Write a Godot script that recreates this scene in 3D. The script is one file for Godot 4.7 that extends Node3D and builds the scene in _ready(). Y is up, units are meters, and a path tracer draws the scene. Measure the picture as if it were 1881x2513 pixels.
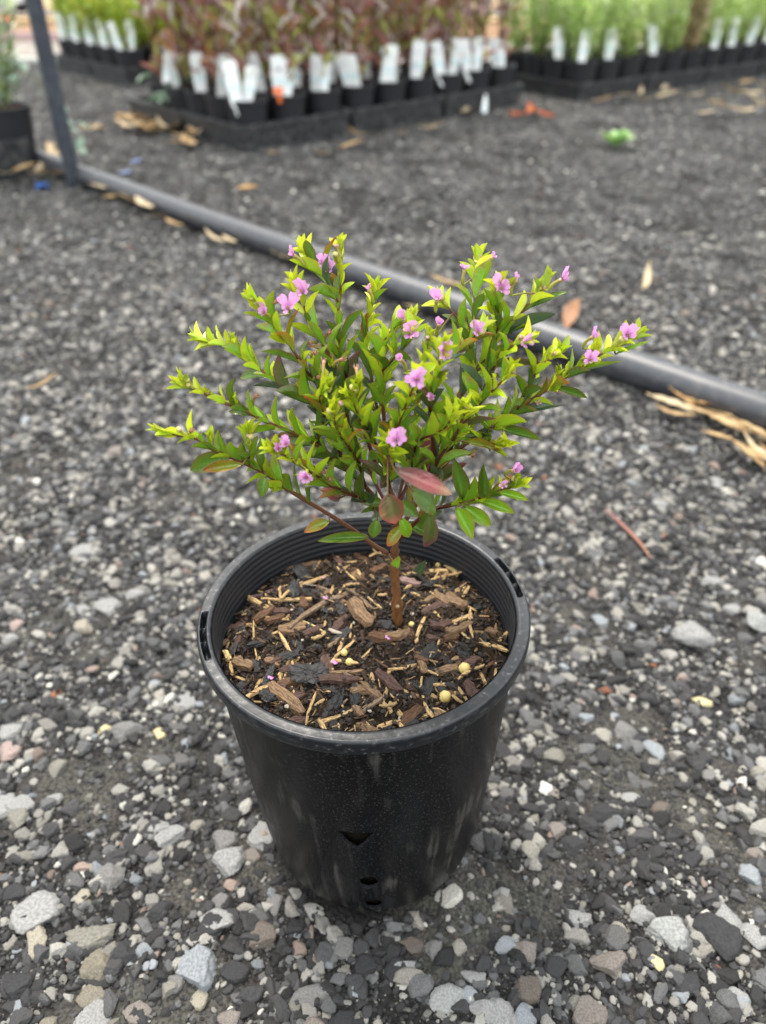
extends Node3D

# A potted flowering shrub on a gravel nursery yard under an overcast sky.
# The pot stands at the origin; y is up, metres.

const SOIL_TOP := 0.1962

var rng := RandomNumberGenerator.new()
var bumps := FastNoiseLite.new()
var dirtiness := FastNoiseLite.new()
var mats := {}
var stone_meshes := []
var fine_stone_meshes := []
var used_names := {}
var plant: Node3D
var yard: MeshInstance3D
var soil: Node3D
var leaf_jobs := []
var leaf_meshes := {}
var branch_curves := []
var petal_meshes := []
var bud_meshes := []
var dead_leaf_meshes := {}


# ---------------------------------------------------------------- mesh helper
class Shape:
	var v := PackedVector3Array()
	var c := PackedColorArray()
	var uv := PackedVector2Array()
	var ix := PackedInt32Array()

	func p(at: Vector3, tint := Color.WHITE, t := Vector2.ZERO) -> int:
		v.append(at)
		c.append(tint)
		uv.append(t)
		return v.size() - 1

	func tri(a: int, b: int, d: int) -> void:
		ix.append(a)
		ix.append(b)
		ix.append(d)

	func quad(a: int, b: int, d: int, e: int) -> void:
		tri(a, b, d)
		tri(a, d, e)

	func grid(first: int, rows: int, cols: int, closed := false) -> void:
		for r in rows - 1:
			for k in (cols if closed else cols - 1):
				var k2 := (k + 1) % cols
				quad(first + r * cols + k, first + r * cols + k2, first + (r + 1) * cols + k2, first + (r + 1) * cols + k)

	func add(other: Shape, t: Transform3D, tint := Color.WHITE) -> void:
		var first := v.size()
		for k in other.v.size():
			v.append(t * other.v[k])
			c.append(other.c[k] * tint)
			uv.append(other.uv[k])
		for k in other.ix:
			ix.append(first + k)

	func box(size: Vector3, at: Vector3, tint := Color.WHITE, b := Basis()) -> void:
		var h := size / 2.0
		for face in [[Vector3(1, 0, 0), Vector3(0, 1, 0), Vector3(0, 0, 1)], [Vector3(-1, 0, 0), Vector3(0, 0, 1), Vector3(0, 1, 0)], [Vector3(0, 1, 0), Vector3(0, 0, 1), Vector3(1, 0, 0)], [Vector3(0, -1, 0), Vector3(1, 0, 0), Vector3(0, 0, 1)], [Vector3(0, 0, 1), Vector3(1, 0, 0), Vector3(0, 1, 0)], [Vector3(0, 0, -1), Vector3(0, 1, 0), Vector3(1, 0, 0)]]:
			var n: Vector3 = face[0]
			var s: Vector3 = face[1]
			var t: Vector3 = face[2]
			var a := p(at + b * ((n - s - t) * h), tint)
			var d := p(at + b * ((n - s + t) * h), tint)
			var e := p(at + b * ((n + s + t) * h), tint)
			var f := p(at + b * ((n + s - t) * h), tint)
			quad(a, d, e, f)

	func tube(pts: Array, radii: Array, sides: int, tint := Color.WHITE, tint2 := Color.WHITE, cap := true) -> void:
		var n := pts.size()
		var first := v.size()
		var side := Vector3.UP
		for k in n:
			var a: Vector3 = pts[maxi(k - 1, 0)]
			var b: Vector3 = pts[mini(k + 1, n - 1)]
			var along := (b - a).normalized()
			if k == 0:
				side = along.cross(Vector3(0.31, 0.2, 0.93)).normalized()
			side = (side - along * side.dot(along)).normalized()
			var other := along.cross(side)
			var here: Vector3 = pts[k]
			var rad: float = radii[k]
			for s in sides:
				var w := TAU * s / sides
				p(here + (side * cos(w) + other * sin(w)) * rad, tint.lerp(tint2, float(k) / maxf(1.0, n - 1)), Vector2(float(s) / sides, float(k) / maxf(1.0, n - 1)))
		grid(first, n, sides, true)
		if cap:
			for e in [0, n - 1]:
				var m := p(pts[e], tint if e == 0 else tint2)
				for s in sides:
					if e == 0:
						tri(m, first + (s + 1) % sides, first + s)
					else:
						tri(m, first + e * sides + s, first + e * sides + (s + 1) % sides)

	func lathe(profile: Array, sides: int, tint := Color.WHITE) -> void:
		var first := v.size()
		for k in profile.size():
			var q: Vector2 = profile[k]
			for s in sides:
				var w := TAU * s / sides
				p(Vector3(cos(w) * q.x, q.y, sin(w) * q.x), tint, Vector2(float(s) / sides, float(k) / (profile.size() - 1)))
		grid(first, profile.size(), sides, true)

	func mesh(mat: Material, flat := false) -> ArrayMesh:
		var vv := v
		var cc := c
		var uu := uv
		var ii := ix
		var nn := PackedVector3Array()
		if flat:
			vv = PackedVector3Array()
			cc = PackedColorArray()
			uu = PackedVector2Array()
			ii = PackedInt32Array()
			for k in ix:
				vv.append(v[k])
				cc.append(c[k])
				uu.append(uv[k])
				ii.append(ii.size())
		nn.resize(vv.size())
		for k in range(0, ii.size(), 3):
			var n := (vv[ii[k + 2]] - vv[ii[k]]).cross(vv[ii[k + 1]] - vv[ii[k]])
			nn[ii[k]] += n
			nn[ii[k + 1]] += n
			nn[ii[k + 2]] += n
		for k in nn.size():
			nn[k] = nn[k].normalized() if nn[k].length_squared() > 1e-24 else Vector3.UP
		var arrays := []
		arrays.resize(Mesh.ARRAY_MAX)
		arrays[Mesh.ARRAY_VERTEX] = vv
		arrays[Mesh.ARRAY_NORMAL] = nn
		arrays[Mesh.ARRAY_COLOR] = cc
		arrays[Mesh.ARRAY_TEX_UV] = uu
		arrays[Mesh.ARRAY_INDEX] = ii
		var m := ArrayMesh.new()
		m.add_surface_from_arrays(Mesh.PRIMITIVE_TRIANGLES, arrays)
		m.surface_set_material(0, mat)
		return m


# ---------------------------------------------------------------- naming
func numbered(called: String) -> String:
	var n: int = used_names.get(called, 0)
	used_names[called] = n + 1
	return called if n == 0 else "%s_%03d" % [called, n]


func part(called: String, mesh: Mesh, parent: Node) -> MeshInstance3D:
	var o := MeshInstance3D.new()
	var key := "part:%s:%d" % [called, parent.get_instance_id()]
	var n: int = used_names.get(key, 0)
	used_names[key] = n + 1
	o.name = called if n == 0 else "%s_%03d" % [called, n]
	o.mesh = mesh
	parent.add_child(o, true)
	return o


func tag(o: Node, label: String, category: String, group := "") -> void:
	o.set_meta("label", label)
	o.set_meta("category", category)
	if group:
		o.set_meta("group", group)


func thing(called: String, label: String, category: String, at := Vector3.ZERO, turn := 0.0, group := "") -> Node3D:
	var o := Node3D.new()
	o.name = numbered(called)
	add_child(o, true)
	o.position = at
	o.rotation.y = turn
	tag(o, label, category, group)
	return o


func one(called: String, mesh: Mesh, label: String, category: String, group := "") -> MeshInstance3D:
	var o := MeshInstance3D.new()
	o.name = numbered(called)
	o.mesh = mesh
	add_child(o, true)
	tag(o, label, category, group)
	return o


func copy_of(o: Node3D, called: String, label: String, at: Vector3, turn: float, size := 1.0) -> Node3D:
	var r: Node3D = o.duplicate()
	r.name = numbered(called)
	add_child(r, true)
	r.position = at
	r.rotation.y = turn
	r.scale = Vector3.ONE * size
	r.set_meta("label", label)
	return r


func setting(called: String, mesh: Mesh) -> MeshInstance3D:
	var o := MeshInstance3D.new()
	o.name = numbered(called)
	o.mesh = mesh
	add_child(o, true)
	o.set_meta("kind", "structure")
	return o


func rnd(a: float, b: float) -> float:
	return rng.randf_range(a, b)


# ---------------------------------------------------------------- textures and materials
func noise(kind: int, freq: float, octaves := 4, seed_ := 1) -> FastNoiseLite:
	var n := FastNoiseLite.new()
	n.noise_type = kind as FastNoiseLite.NoiseType
	n.frequency = freq
	n.seed = seed_
	n.fractal_type = FastNoiseLite.FRACTAL_FBM if octaves > 1 else FastNoiseLite.FRACTAL_NONE
	n.fractal_octaves = octaves
	return n


func ramp_texture(n: FastNoiseLite, size: int, stops: Array) -> ImageTexture:
	var src := n.get_seamless_image(size, size)
	var g := Gradient.new()
	g.offsets = PackedFloat32Array()
	g.colors = PackedColorArray()
	var offs := PackedFloat32Array()
	var cols := PackedColorArray()
	for s in stops:
		offs.append(s[0])
		cols.append(s[1])
	g.offsets = offs
	g.colors = cols
	var table := []
	for k in 256:
		table.append(g.sample(k / 255.0).linear_to_srgb())
	var out := Image.create_empty(size, size, false, Image.FORMAT_RGB8)
	for y in size:
		for x in size:
			out.set_pixel(x, y, table[int(src.get_pixel(x, y).r * 255.0)])
	return ImageTexture.create_from_image(out)


func grey_texture(n: FastNoiseLite, size: int) -> ImageTexture:
	return ImageTexture.create_from_image(n.get_seamless_image(size, size))


func normal_texture(n: FastNoiseLite, size: int, strength: float) -> ImageTexture:
	var im := n.get_seamless_image(size, size)
	im.convert(Image.FORMAT_RGBA8)
	im.bump_map_to_normal_map(strength)
	return ImageTexture.create_from_image(im)


func plain(called: String, col: Color, rough: float, vertex := false, spec := 0.5) -> StandardMaterial3D:
	var m := StandardMaterial3D.new()
	m.resource_name = called
	m.albedo_color = col.linear_to_srgb()
	m.roughness = rough
	m.metallic_specular = spec
	m.vertex_color_use_as_albedo = vertex
	mats[called] = m
	return m


func triplanar(m: StandardMaterial3D, scale_: float, world := false) -> void:
	m.uv1_triplanar = true
	m.uv1_world_triplanar = world
	m.uv1_scale = Vector3.ONE * scale_


func make_materials() -> void:
	var speck := noise(FastNoiseLite.TYPE_SIMPLEX, 0.02, 6, 3)
	var m := plain("stone", Color.WHITE, 0.78, true, 0.42)
	m.albedo_texture = ramp_texture(speck, 256, [[0.0, Color(0.42, 0.41, 0.4)], [0.4, Color(0.74, 0.72, 0.69)], [0.6, Color(0.92, 0.91, 0.88)], [0.8, Color(1, 1, 1)], [1.0, Color(1, 1, 1)]])
	m.normal_enabled = true
	m.normal_texture = normal_texture(noise(FastNoiseLite.TYPE_SIMPLEX, 0.05, 4, 5), 256, 3.5)
	m.normal_scale = 1.5
	triplanar(m, 0.9)
	m = plain("ground", Color.WHITE, 0.95, true, 0.3)
	m.albedo_texture = ramp_texture(noise(FastNoiseLite.TYPE_SIMPLEX, 0.05, 5, 9), 512, [[0.0, Color(0.22, 0.21, 0.2)], [0.38, Color(0.55, 0.53, 0.5)], [0.55, Color(0.8, 0.78, 0.74)], [0.75, Color(1, 0.98, 0.94)], [1.0, Color(1, 1, 1)]])
	m.normal_enabled = true
	m.normal_texture = normal_texture(noise(FastNoiseLite.TYPE_SIMPLEX, 0.06, 5, 4), 512, 6.0)
	triplanar(m, 9.0, true)
	# pot: black plastic with a film of dried mud in vertical runs
	var size_x := 1024
	var size_y := 512
	var runs := noise(FastNoiseLite.TYPE_SIMPLEX, 0.012, 4, 21)
	var blot := noise(FastNoiseLite.TYPE_SIMPLEX, 0.006, 4, 22)
	var dots := noise(FastNoiseLite.TYPE_SIMPLEX, 0.16, 2, 23)
	var im := Image.create_empty(size_x, size_y, false, Image.FORMAT_RGB8)
	var ro := Image.create_empty(size_x, size_y, false, Image.FORMAT_RGB8)
	for y in size_y:
		var up := 1.0 - float(y) / size_y
		for x in size_x:
			var r := runs.get_noise_2d(x * 3.4, y * 0.3)
			var b := blot.get_noise_2d(x, y)
			var low := clampf(1.0 - up * 1.25, 0.0, 1.0)
			var film := clampf(r * 1.2 + b * 0.9 + low * 0.5 - 0.3, 0.0, 1.0)
			film = film * film * 1.1
			var d := dots.get_noise_2d(x * 1.3, y * 0.8)
			if d > 0.6:
				film = maxf(film, 0.9)
			var col := Color(0.0025, 0.003, 0.0037).lerp(Color(0.05, 0.047, 0.043), film * 0.8)
			im.set_pixel(x, y, col.linear_to_srgb())
			var rr := 0.33 + 0.4 * film + 0.06 * b
			ro.set_pixel(x, y, Color(rr, rr, rr))
	m = plain("pot", Color.WHITE, 1.0, false, 0.34)
	m.albedo_texture = ImageTexture.create_from_image(im)
	m.roughness_texture = ImageTexture.create_from_image(ro)
	m = plain("rim", Color.WHITE, 0.36, false, 0.5)
	m.albedo_texture = ramp_texture(noise(FastNoiseLite.TYPE_SIMPLEX, 0.04, 4, 31), 256, [[0.0, Color(0.006, 0.0075, 0.0095)], [0.6, Color(0.009, 0.0112, 0.014)], [0.8, Color(0.022, 0.023, 0.025)], [0.9, Color(0.08, 0.08, 0.08)], [1.0, Color(0.16, 0.16, 0.16)]])
	m.normal_enabled = true
	m.normal_texture = normal_texture(noise(FastNoiseLite.TYPE_SIMPLEX, 0.02, 3, 33), 256, 0.6)
	triplanar(m, 14.0)
	plain("black_plastic", Color(0.012, 0.013, 0.016), 0.5)
	m = plain("tray_plastic", Color.WHITE, 0.55)
	m.albedo_texture = ramp_texture(noise(FastNoiseLite.TYPE_SIMPLEX, 0.03, 4, 37), 256, [[0.0, Color(0.014, 0.015, 0.018)], [0.5, Color(0.022, 0.024, 0.028)], [0.75, Color(0.06, 0.058, 0.055)], [1.0, Color(0.1, 0.1, 0.09)]])
	triplanar(m, 4.0)
	m = plain("pipe", Color.WHITE, 0.42, false, 0.55)
	m.albedo_texture = ramp_texture(noise(FastNoiseLite.TYPE_SIMPLEX, 0.04, 4, 41), 256, [[0.0, Color(0.024, 0.027, 0.033)], [0.5, Color(0.034, 0.038, 0.046)], [0.72, Color(0.045, 0.048, 0.053)], [0.82, Color(0.085, 0.08, 0.075)], [1.0, Color(0.12, 0.11, 0.1)]])
	triplanar(m, 5.0)
	m = plain("post", Color.WHITE, 0.5, false, 0.5)
	m.albedo_texture = ramp_texture(noise(FastNoiseLite.TYPE_SIMPLEX, 0.03, 4, 43), 256, [[0.0, Color(0.022, 0.028, 0.038)], [0.6, Color(0.034, 0.042, 0.055)], [1.0, Color(0.06, 0.07, 0.08)]])
	triplanar(m, 3.0)
	m = plain("leaf", Color.WHITE, 0.3, true, 0.55)
	m.backlight_enabled = true
	m.backlight = Color(0.5, 0.5, 0.5).linear_to_srgb()
	m.normal_enabled = true
	m.normal_texture = normal_texture(noise(FastNoiseLite.TYPE_SIMPLEX, 0.02, 3, 47), 128, 1.6)
	m.uv1_scale = Vector3(0.6, 1.0, 1.0)
	m = plain("petal", Color.WHITE, 0.6, true, 0.35)
	m.backlight_enabled = true
	m.backlight = Color(0.8, 0.8, 0.8).linear_to_srgb()
	m = plain("far_leaf", Color.WHITE, 0.5, true, 0.5)
	m.backlight_enabled = true
	m.backlight = Color(0.5, 0.5, 0.5).linear_to_srgb()
	m = plain("stem", Color.WHITE, 0.55, true, 0.4)
	m.albedo_texture = ramp_texture(noise(FastNoiseLite.TYPE_SIMPLEX, 0.06, 4, 51), 128, [[0.0, Color(0.45, 0.4, 0.38)], [0.5, Color(0.9, 0.88, 0.85)], [1.0, Color(1, 1, 1)]])
	triplanar(m, 160.0)
	m = plain("bark", Color.WHITE, 0.8, true, 0.35)
	m.albedo_texture = ramp_texture(noise(FastNoiseLite.TYPE_SIMPLEX, 0.035, 5, 53), 256, [[0.0, Color(0.2, 0.17, 0.15)], [0.45, Color(0.68, 0.64, 0.6)], [0.7, Color(1, 1, 1)], [1.0, Color(1, 1, 1)]])
	m.normal_enabled = true
	m.normal_texture = normal_texture(noise(FastNoiseLite.TYPE_SIMPLEX, 0.05, 4, 54), 256, 4.0)
	m.uv1_triplanar = true
	m.uv1_scale = Vector3(90, 90, 18)
	m = mats.bark.duplicate()
	m.albedo_color = Color(0.02, 0.02, 0.021).linear_to_srgb()
	m.roughness = 0.5
	mats["char"] = m
	m = plain("earth", Color.WHITE, 0.95, true, 0.3)
	m.albedo_texture = ramp_texture(noise(FastNoiseLite.TYPE_SIMPLEX, 0.06, 5, 57), 256, [[0.0, Color(0.15, 0.14, 0.13)], [0.5, Color(0.6, 0.57, 0.54)], [1.0, Color(1, 1, 1)]])
	m.normal_enabled = true
	m.normal_texture = normal_texture(noise(FastNoiseLite.TYPE_SIMPLEX, 0.08, 5, 58), 256, 7.0)
	triplanar(m, 30.0, true)
	m = plain("dead_leaf", Color.WHITE, 0.7, true, 0.35)
	m.backlight_enabled = true
	m.backlight = Color(0.3, 0.3, 0.3).linear_to_srgb()
	plain("painted", Color.WHITE, 0.35, true, 0.5)
	plain("matte", Color.WHITE, 0.85, true, 0.3)
	m = plain("bead", Color(0.5, 0.39, 0.13), 0.45)
	m.subsurf_scatter_enabled = true
	m.subsurf_scatter_strength = 0.15
	m = plain("far_ground", Color.WHITE, 0.95, true, 0.2)
	m.albedo_texture = ramp_texture(noise(FastNoiseLite.TYPE_SIMPLEX, 0.02, 5, 61), 512, [[0.0, Color(0.45, 0.44, 0.43)], [0.5, Color(0.8, 0.79, 0.77)], [1.0, Color(1, 1, 1)]])
	triplanar(m, 0.9, true)
	plain("rubber", Color(0.015, 0.015, 0.016), 0.8)
	m = plain("window_glass", Color(0.03, 0.035, 0.04), 0.08)


# ---------------------------------------------------------------- stones
func icosphere(levels: int) -> Shape:
	var s := Shape.new()
	var g := (1.0 + sqrt(5.0)) / 2.0
	for q in [Vector3(-1, g, 0), Vector3(1, g, 0), Vector3(-1, -g, 0), Vector3(1, -g, 0), Vector3(0, -1, g), Vector3(0, 1, g), Vector3(0, -1, -g), Vector3(0, 1, -g), Vector3(g, 0, -1), Vector3(g, 0, 1), Vector3(-g, 0, -1), Vector3(-g, 0, 1)]:
		s.p(q.normalized())
	var faces := [0, 11, 5, 0, 5, 1, 0, 1, 7, 0, 7, 10, 0, 10, 11, 1, 5, 9, 5, 11, 4, 11, 10, 2, 10, 7, 6, 7, 1, 8, 3, 9, 4, 3, 4, 2, 3, 2, 6, 3, 6, 8, 3, 8, 9, 4, 9, 5, 2, 4, 11, 6, 2, 10, 8, 6, 7, 9, 8, 1]
	for l in levels:
		var next := []
		var mids := {}
		for k in range(0, faces.size(), 3):
			var e := []
			for j in 3:
				var a: int = faces[k + j]
				var b: int = faces[k + (j + 1) % 3]
				var key := mini(a, b) * 100000 + maxi(a, b)
				if not mids.has(key):
					mids[key] = s.p(((s.v[a] + s.v[b]) / 2.0).normalized())
				e.append(mids[key])
			next.append_array([faces[k], e[0], e[2], faces[k + 1], e[1], e[0], faces[k + 2], e[2], e[1], e[0], e[1], e[2]])
		faces = next
	for k in range(0, faces.size(), 3):
		s.tri(faces[k], faces[k + 2], faces[k + 1])
	return s


func stone_shape(levels: int, cuts: int, rough: float, rounded: float) -> Shape:
	var s := icosphere(levels)
	var planes := []
	for k in cuts:
		var n := Vector3(rnd(-1, 1), rnd(-1, 1), rnd(-1, 1)).normalized()
		planes.append([n, rnd(0.46, 0.9)])
	planes.append([Vector3.UP, rnd(0.5, 0.75)])
	var wobble := noise(FastNoiseLite.TYPE_SIMPLEX, 1.3, 3, rng.randi() % 10000)
	for k in s.v.size():
		var d := s.v[k]
		var r := 1.0
		for pl in planes:
			var t: float = d.dot(pl[0])
			if t > 0.05:
				var o: float = pl[1]
				r = minf(r, o / t)
		r = lerpf(r, 0.85, rounded)
		r *= 1.0 + rough * (wobble.get_noise_3dv(d * 1.2) + 0.35 * wobble.get_noise_3dv(d * 5.0))
		s.v[k] = d * r
	return s


func stone_tint(pale := 0.0) -> Color:
	var k := lerpf(rng.randf(), 1.0, pale * rng.randf())
	var c: Color
	if k < 0.55:
		c = Color(0.025, 0.025, 0.026) * rnd(0.5, 1.8)
	elif k < 0.75:
		c = Color(0.092, 0.094, 0.096) * rnd(0.6, 1.4)
	elif k < 0.895:
		c = Color(0.235, 0.23, 0.212) * rnd(0.75, 1.35)
	elif k < 0.955:
		c = Color(0.22, 0.21, 0.185) * rnd(0.6, 1.3)
	elif k < 0.978:
		c = Color(0.2, 0.217, 0.235) * rnd(0.7, 1.3)
	elif k < 0.989:
		c = Color(0.45, 0.44, 0.4) * rnd(0.9, 1.2)
	elif k < 0.9985:
		c = Color(0.22, 0.17, 0.145) * rnd(0.6, 1.2)
	else:
		c = Color(0.24, 0.1, 0.05) * rnd(0.6, 1.1)
	c.a = 1.0
	return c


func height_at(x: float, z: float) -> float:
	var d := sqrt(x * x + z * z)
	var fade := clampf((d - 0.07) / 0.05, 0.0, 1.0)
	return (bumps.get_noise_2d(x, z) * 0.006) * fade - 0.0025 * (1.0 - fade) - 0.001


func terrain(z: float) -> float:
	# beyond the yard the land falls away, then rises to a far bank
	var d := -5.65 - z
	if d < 0.0:
		return 0.0
	if d < 40.0:
		return -0.064 * d
	if d < 55.0:
		return -2.56 - 0.064 * (d - 40.0) * (1.0 - (d - 40.0) / 30.0)
	return -3.04 + 0.12 * minf(d - 55.0, 90.0)


func dirt_at(x: float, z: float) -> float:
	# bare trodden earth shows in patches, mostly round the pot
	return dirtiness.get_noise_2d(x, z) - 0.07 - 0.3 * smoothstep(0.05, -0.3, z)


func half_view(z: float) -> float:
	var d := (0.354 - z) * 0.81 + 0.323
	return 0.484 * d * 1.42 + 0.1


func scatter(called: String, meshes: Array, count: int, z_near: float, z_far: float, size_a: float, size_b: float, flatness: float, in_dirt: float, sink: float) -> void:
	var buffers := []
	for m in meshes:
		buffers.append(PackedFloat32Array())
	var widest := half_view(z_far)
	var made := 0
	var tries := 0
	while made < count and tries < count * 8:
		tries += 1
		var z := rng.randf_range(z_far, z_near)
		var half := half_view(z)
		if rng.randf() > half / widest:
			continue
		var x := 0.0117 + rng.randf_range(-half, half)
		if x * x + z * z < 0.0056:
			continue
		var dirt := dirt_at(x, z)
		if dirt > 0.02 and rng.randf() > in_dirt:
			continue
		var u := rng.randf()
		var s := lerpf(size_a, size_b, u * u) * 0.5
		var b := Basis.from_euler(Vector3(rnd(-0.45, 0.45), rng.randf() * TAU, rnd(-0.45, 0.45))) * Basis.from_scale(Vector3(s * rnd(0.85, 1.3), s * flatness * rnd(0.75, 1.2), s * rnd(0.7, 1.0)))
		var y := height_at(x, z) + s * flatness * sink
		var c := stone_tint(0.22 * smoothstep(0.05, -0.25, z) * (1.0 - 0.8 * smoothstep(-0.75, -1.2, z)))
		if size_b < 0.005:
			c = c.lerp(Color(0.04, 0.039, 0.037), 0.6)
		var which := rng.randi() % meshes.size()
		buffers[which].append_array(PackedFloat32Array([b.x.x, b.y.x, b.z.x, x, b.x.y, b.y.y, b.z.y, y, b.x.z, b.y.z, b.z.z, z, c.r, c.g, c.b, 1.0]))
		made += 1
	for k in meshes.size():
		var mm := MultiMesh.new()
		mm.transform_format = MultiMesh.TRANSFORM_3D
		mm.use_colors = true
		mm.mesh = meshes[k]
		mm.instance_count = buffers[k].size() / 16
		mm.buffer = buffers[k]
		var o := MultiMeshInstance3D.new()
		o.name = called if k == 0 else "%s_%03d" % [called, k]
		o.multimesh = mm
		o.set_meta("kind", "stuff")
		yard.add_child(o, true)


func make_stone_meshes() -> void:
	for k in 12:
		stone_meshes.append(stone_shape(4, 9 + k % 4, 0.09, 0.015 * (k % 3)).mesh(mats.stone))
	for k in 7:
		fine_stone_meshes.append(stone_shape(2, 7, 0.12, 0.03).mesh(mats.stone, k % 2 == 0))


const STONE_TINTS := {
	"rough": Color(0.24, 0.243, 0.24), "beige": Color(0.17, 0.165, 0.142), "olive": Color(0.16, 0.145, 0.11), "cream": Color(0.27, 0.25, 0.2), "blue": Color(0.215, 0.235, 0.255), "light": Color(0.235, 0.238, 0.235), "grey": Color(0.15, 0.148, 0.145), "pink": Color(0.28, 0.22, 0.2), "tan": Color(0.165, 0.15, 0.12),
	"pale": Color(0.25, 0.26, 0.255), "greybrown": Color(0.17, 0.15, 0.135), "yellow": Color(0.5, 0.43, 0.24), "brown": Color(0.105, 0.088, 0.075), "white": Color(0.62, 0.61, 0.58), "dark": Color(0.026, 0.026, 0.028), "black": Color(0.05, 0.05, 0.052), "stone": Color(0.085, 0.084, 0.083),
}


func stone_material(key: String) -> StandardMaterial3D:
	var called := "stone_" + key
	if not mats.has(called):
		var m: StandardMaterial3D = mats.stone.duplicate()
		m.resource_name = called
		m.albedo_color = STONE_TINTS[key].linear_to_srgb()
		mats[called] = m
	return mats[called]


func stone_at(x: float, z: float, half_w: float, half_d: float, key: String) -> void:
	var o := part("stone", stone_meshes[rng.randi() % stone_meshes.size()], yard)
	o.material_override = null
	o.set_surface_override_material(0, stone_material(key))
	var tall := minf(half_w, half_d) * rnd(0.6, 0.8)
	o.transform = Transform3D(Basis.from_euler(Vector3(rnd(-0.12, 0.12), rnd(-0.3, 0.3), rnd(-0.12, 0.12))) * Basis.from_scale(Vector3(half_w * 1.12, tall, half_d * 1.12)), Vector3(x, height_at(x, z) + tall * 0.06, z))


func build_ground() -> void:
	bumps = noise(FastNoiseLite.TYPE_SIMPLEX, 9.0, 3, 71)
	dirtiness = noise(FastNoiseLite.TYPE_SIMPLEX, 5.5, 3, 72)
	var xs := []
	var zs := []
	for k in 151:
		xs.append(-0.6 + 0.008 * k)
	var step := 0.012
	var x := 0.6
	while x < 90.0:
		x += step
		step *= 1.22
		xs.append(x)
		xs.push_front(-x)
	for k in 138:
		zs.append(-0.75 + 0.008 * k)
	step = 0.012
	var z: float = zs[zs.size() - 1]
	while z < 30.0:
		z += step
		step *= 1.3
		zs.append(z)
	step = 0.012
	z = -0.75
	while z > -160.0:
		z -= step
		step *= 1.1
		zs.push_front(z)
	var s := Shape.new()
	for zz in zs:
		for xx in xs:
			var d := dirt_at(xx, zz)
			var c := Color(0.027, 0.026, 0.025).lerp(Color(0.078, 0.075, 0.070), smoothstep(-0.12, 0.3, d))
			var fine := bumps.get_noise_2d(xx * 9.0, zz * 9.0) * 0.0016
			s.p(Vector3(xx, height_at(xx, zz) + fine + terrain(zz), zz), c)
	s.grid(0, zs.size(), xs.size())
	yard = setting("gravel_ground", s.mesh(mats.ground))


func far_patch(meshes: Array) -> Shape:
	# a hand's breadth of gravel: small stones with their own tints
	var s := Shape.new()
	for k in 150:
		var r := rnd(0.0022, 0.005)
		if k % 13 == 0:
			r = rnd(0.006, 0.0085)
		var b := Basis.from_euler(Vector3(rnd(-0.4, 0.4), rng.randf() * TAU, rnd(-0.4, 0.4))) * Basis.from_scale(Vector3(r * rnd(0.9, 1.3), r * 0.7, r * rnd(0.75, 1.0)))
		s.add(meshes[rng.randi() % meshes.size()], Transform3D(b, Vector3(rnd(-0.06, 0.06), r * 0.25, rnd(-0.06, 0.06))), stone_tint().lerp(Color(0.076, 0.076, 0.075), 0.5 if k % 18 else 0.0))
	return s


func build_gravel() -> void:
	var tiny := []
	for k in 5:
		tiny.append(stone_shape(1, 7, 0.05, 0.1))
	scatter("grit", fine_stone_meshes, 84000, 0.19, -0.5, 0.0014, 0.0036, 0.75, 0.6, 0.1)
	scatter("pebbles", fine_stone_meshes, 104000, 0.2, -1.35, 0.0034, 0.0088, 0.72, 0.4, 0.08)
	scatter("small_stones", stone_meshes.slice(0, 7), 32000, 0.2, -1.5, 0.0075, 0.0185, 0.66, 0.34, 0.08)
	# beyond: gravel in patches
	var meshes := []
	for k in 5:
		meshes.append(far_patch(tiny).mesh(mats.stone))
	var per := []
	for m in meshes:
		per.append(PackedFloat32Array())
	var z := -1.2
	while z > -5.0:
		var half := half_view(z) * 1.25 + 0.5
		var x := -half
		while x < half:
			var px := x + rnd(-0.03, 0.03)
			var pz := z + rnd(-0.03, 0.03)
			var b := Basis(Vector3.UP, rng.randf() * TAU) * Basis.from_scale(Vector3.ONE * rnd(0.9, 1.2))
			var t := rnd(0.85, 1.15)
			per[rng.randi() % meshes.size()].append_array(PackedFloat32Array([b.x.x, b.y.x, b.z.x, px, b.x.y, b.y.y, b.z.y, height_at(px, pz), b.x.z, b.y.z, b.z.z, pz, t, t, t, 1.0]))
			x += 0.088
		z -= 0.088
	for k in meshes.size():
		var mm := MultiMesh.new()
		mm.transform_format = MultiMesh.TRANSFORM_3D
		mm.use_colors = true
		mm.mesh = meshes[k]
		mm.instance_count = per[k].size() / 16
		mm.buffer = per[k]
		var o := MultiMeshInstance3D.new()
		o.name = "far_gravel" if k == 0 else "far_gravel_%03d" % k
		o.multimesh = mm
		o.set_meta("kind", "stuff")
		yard.add_child(o, true)


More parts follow.
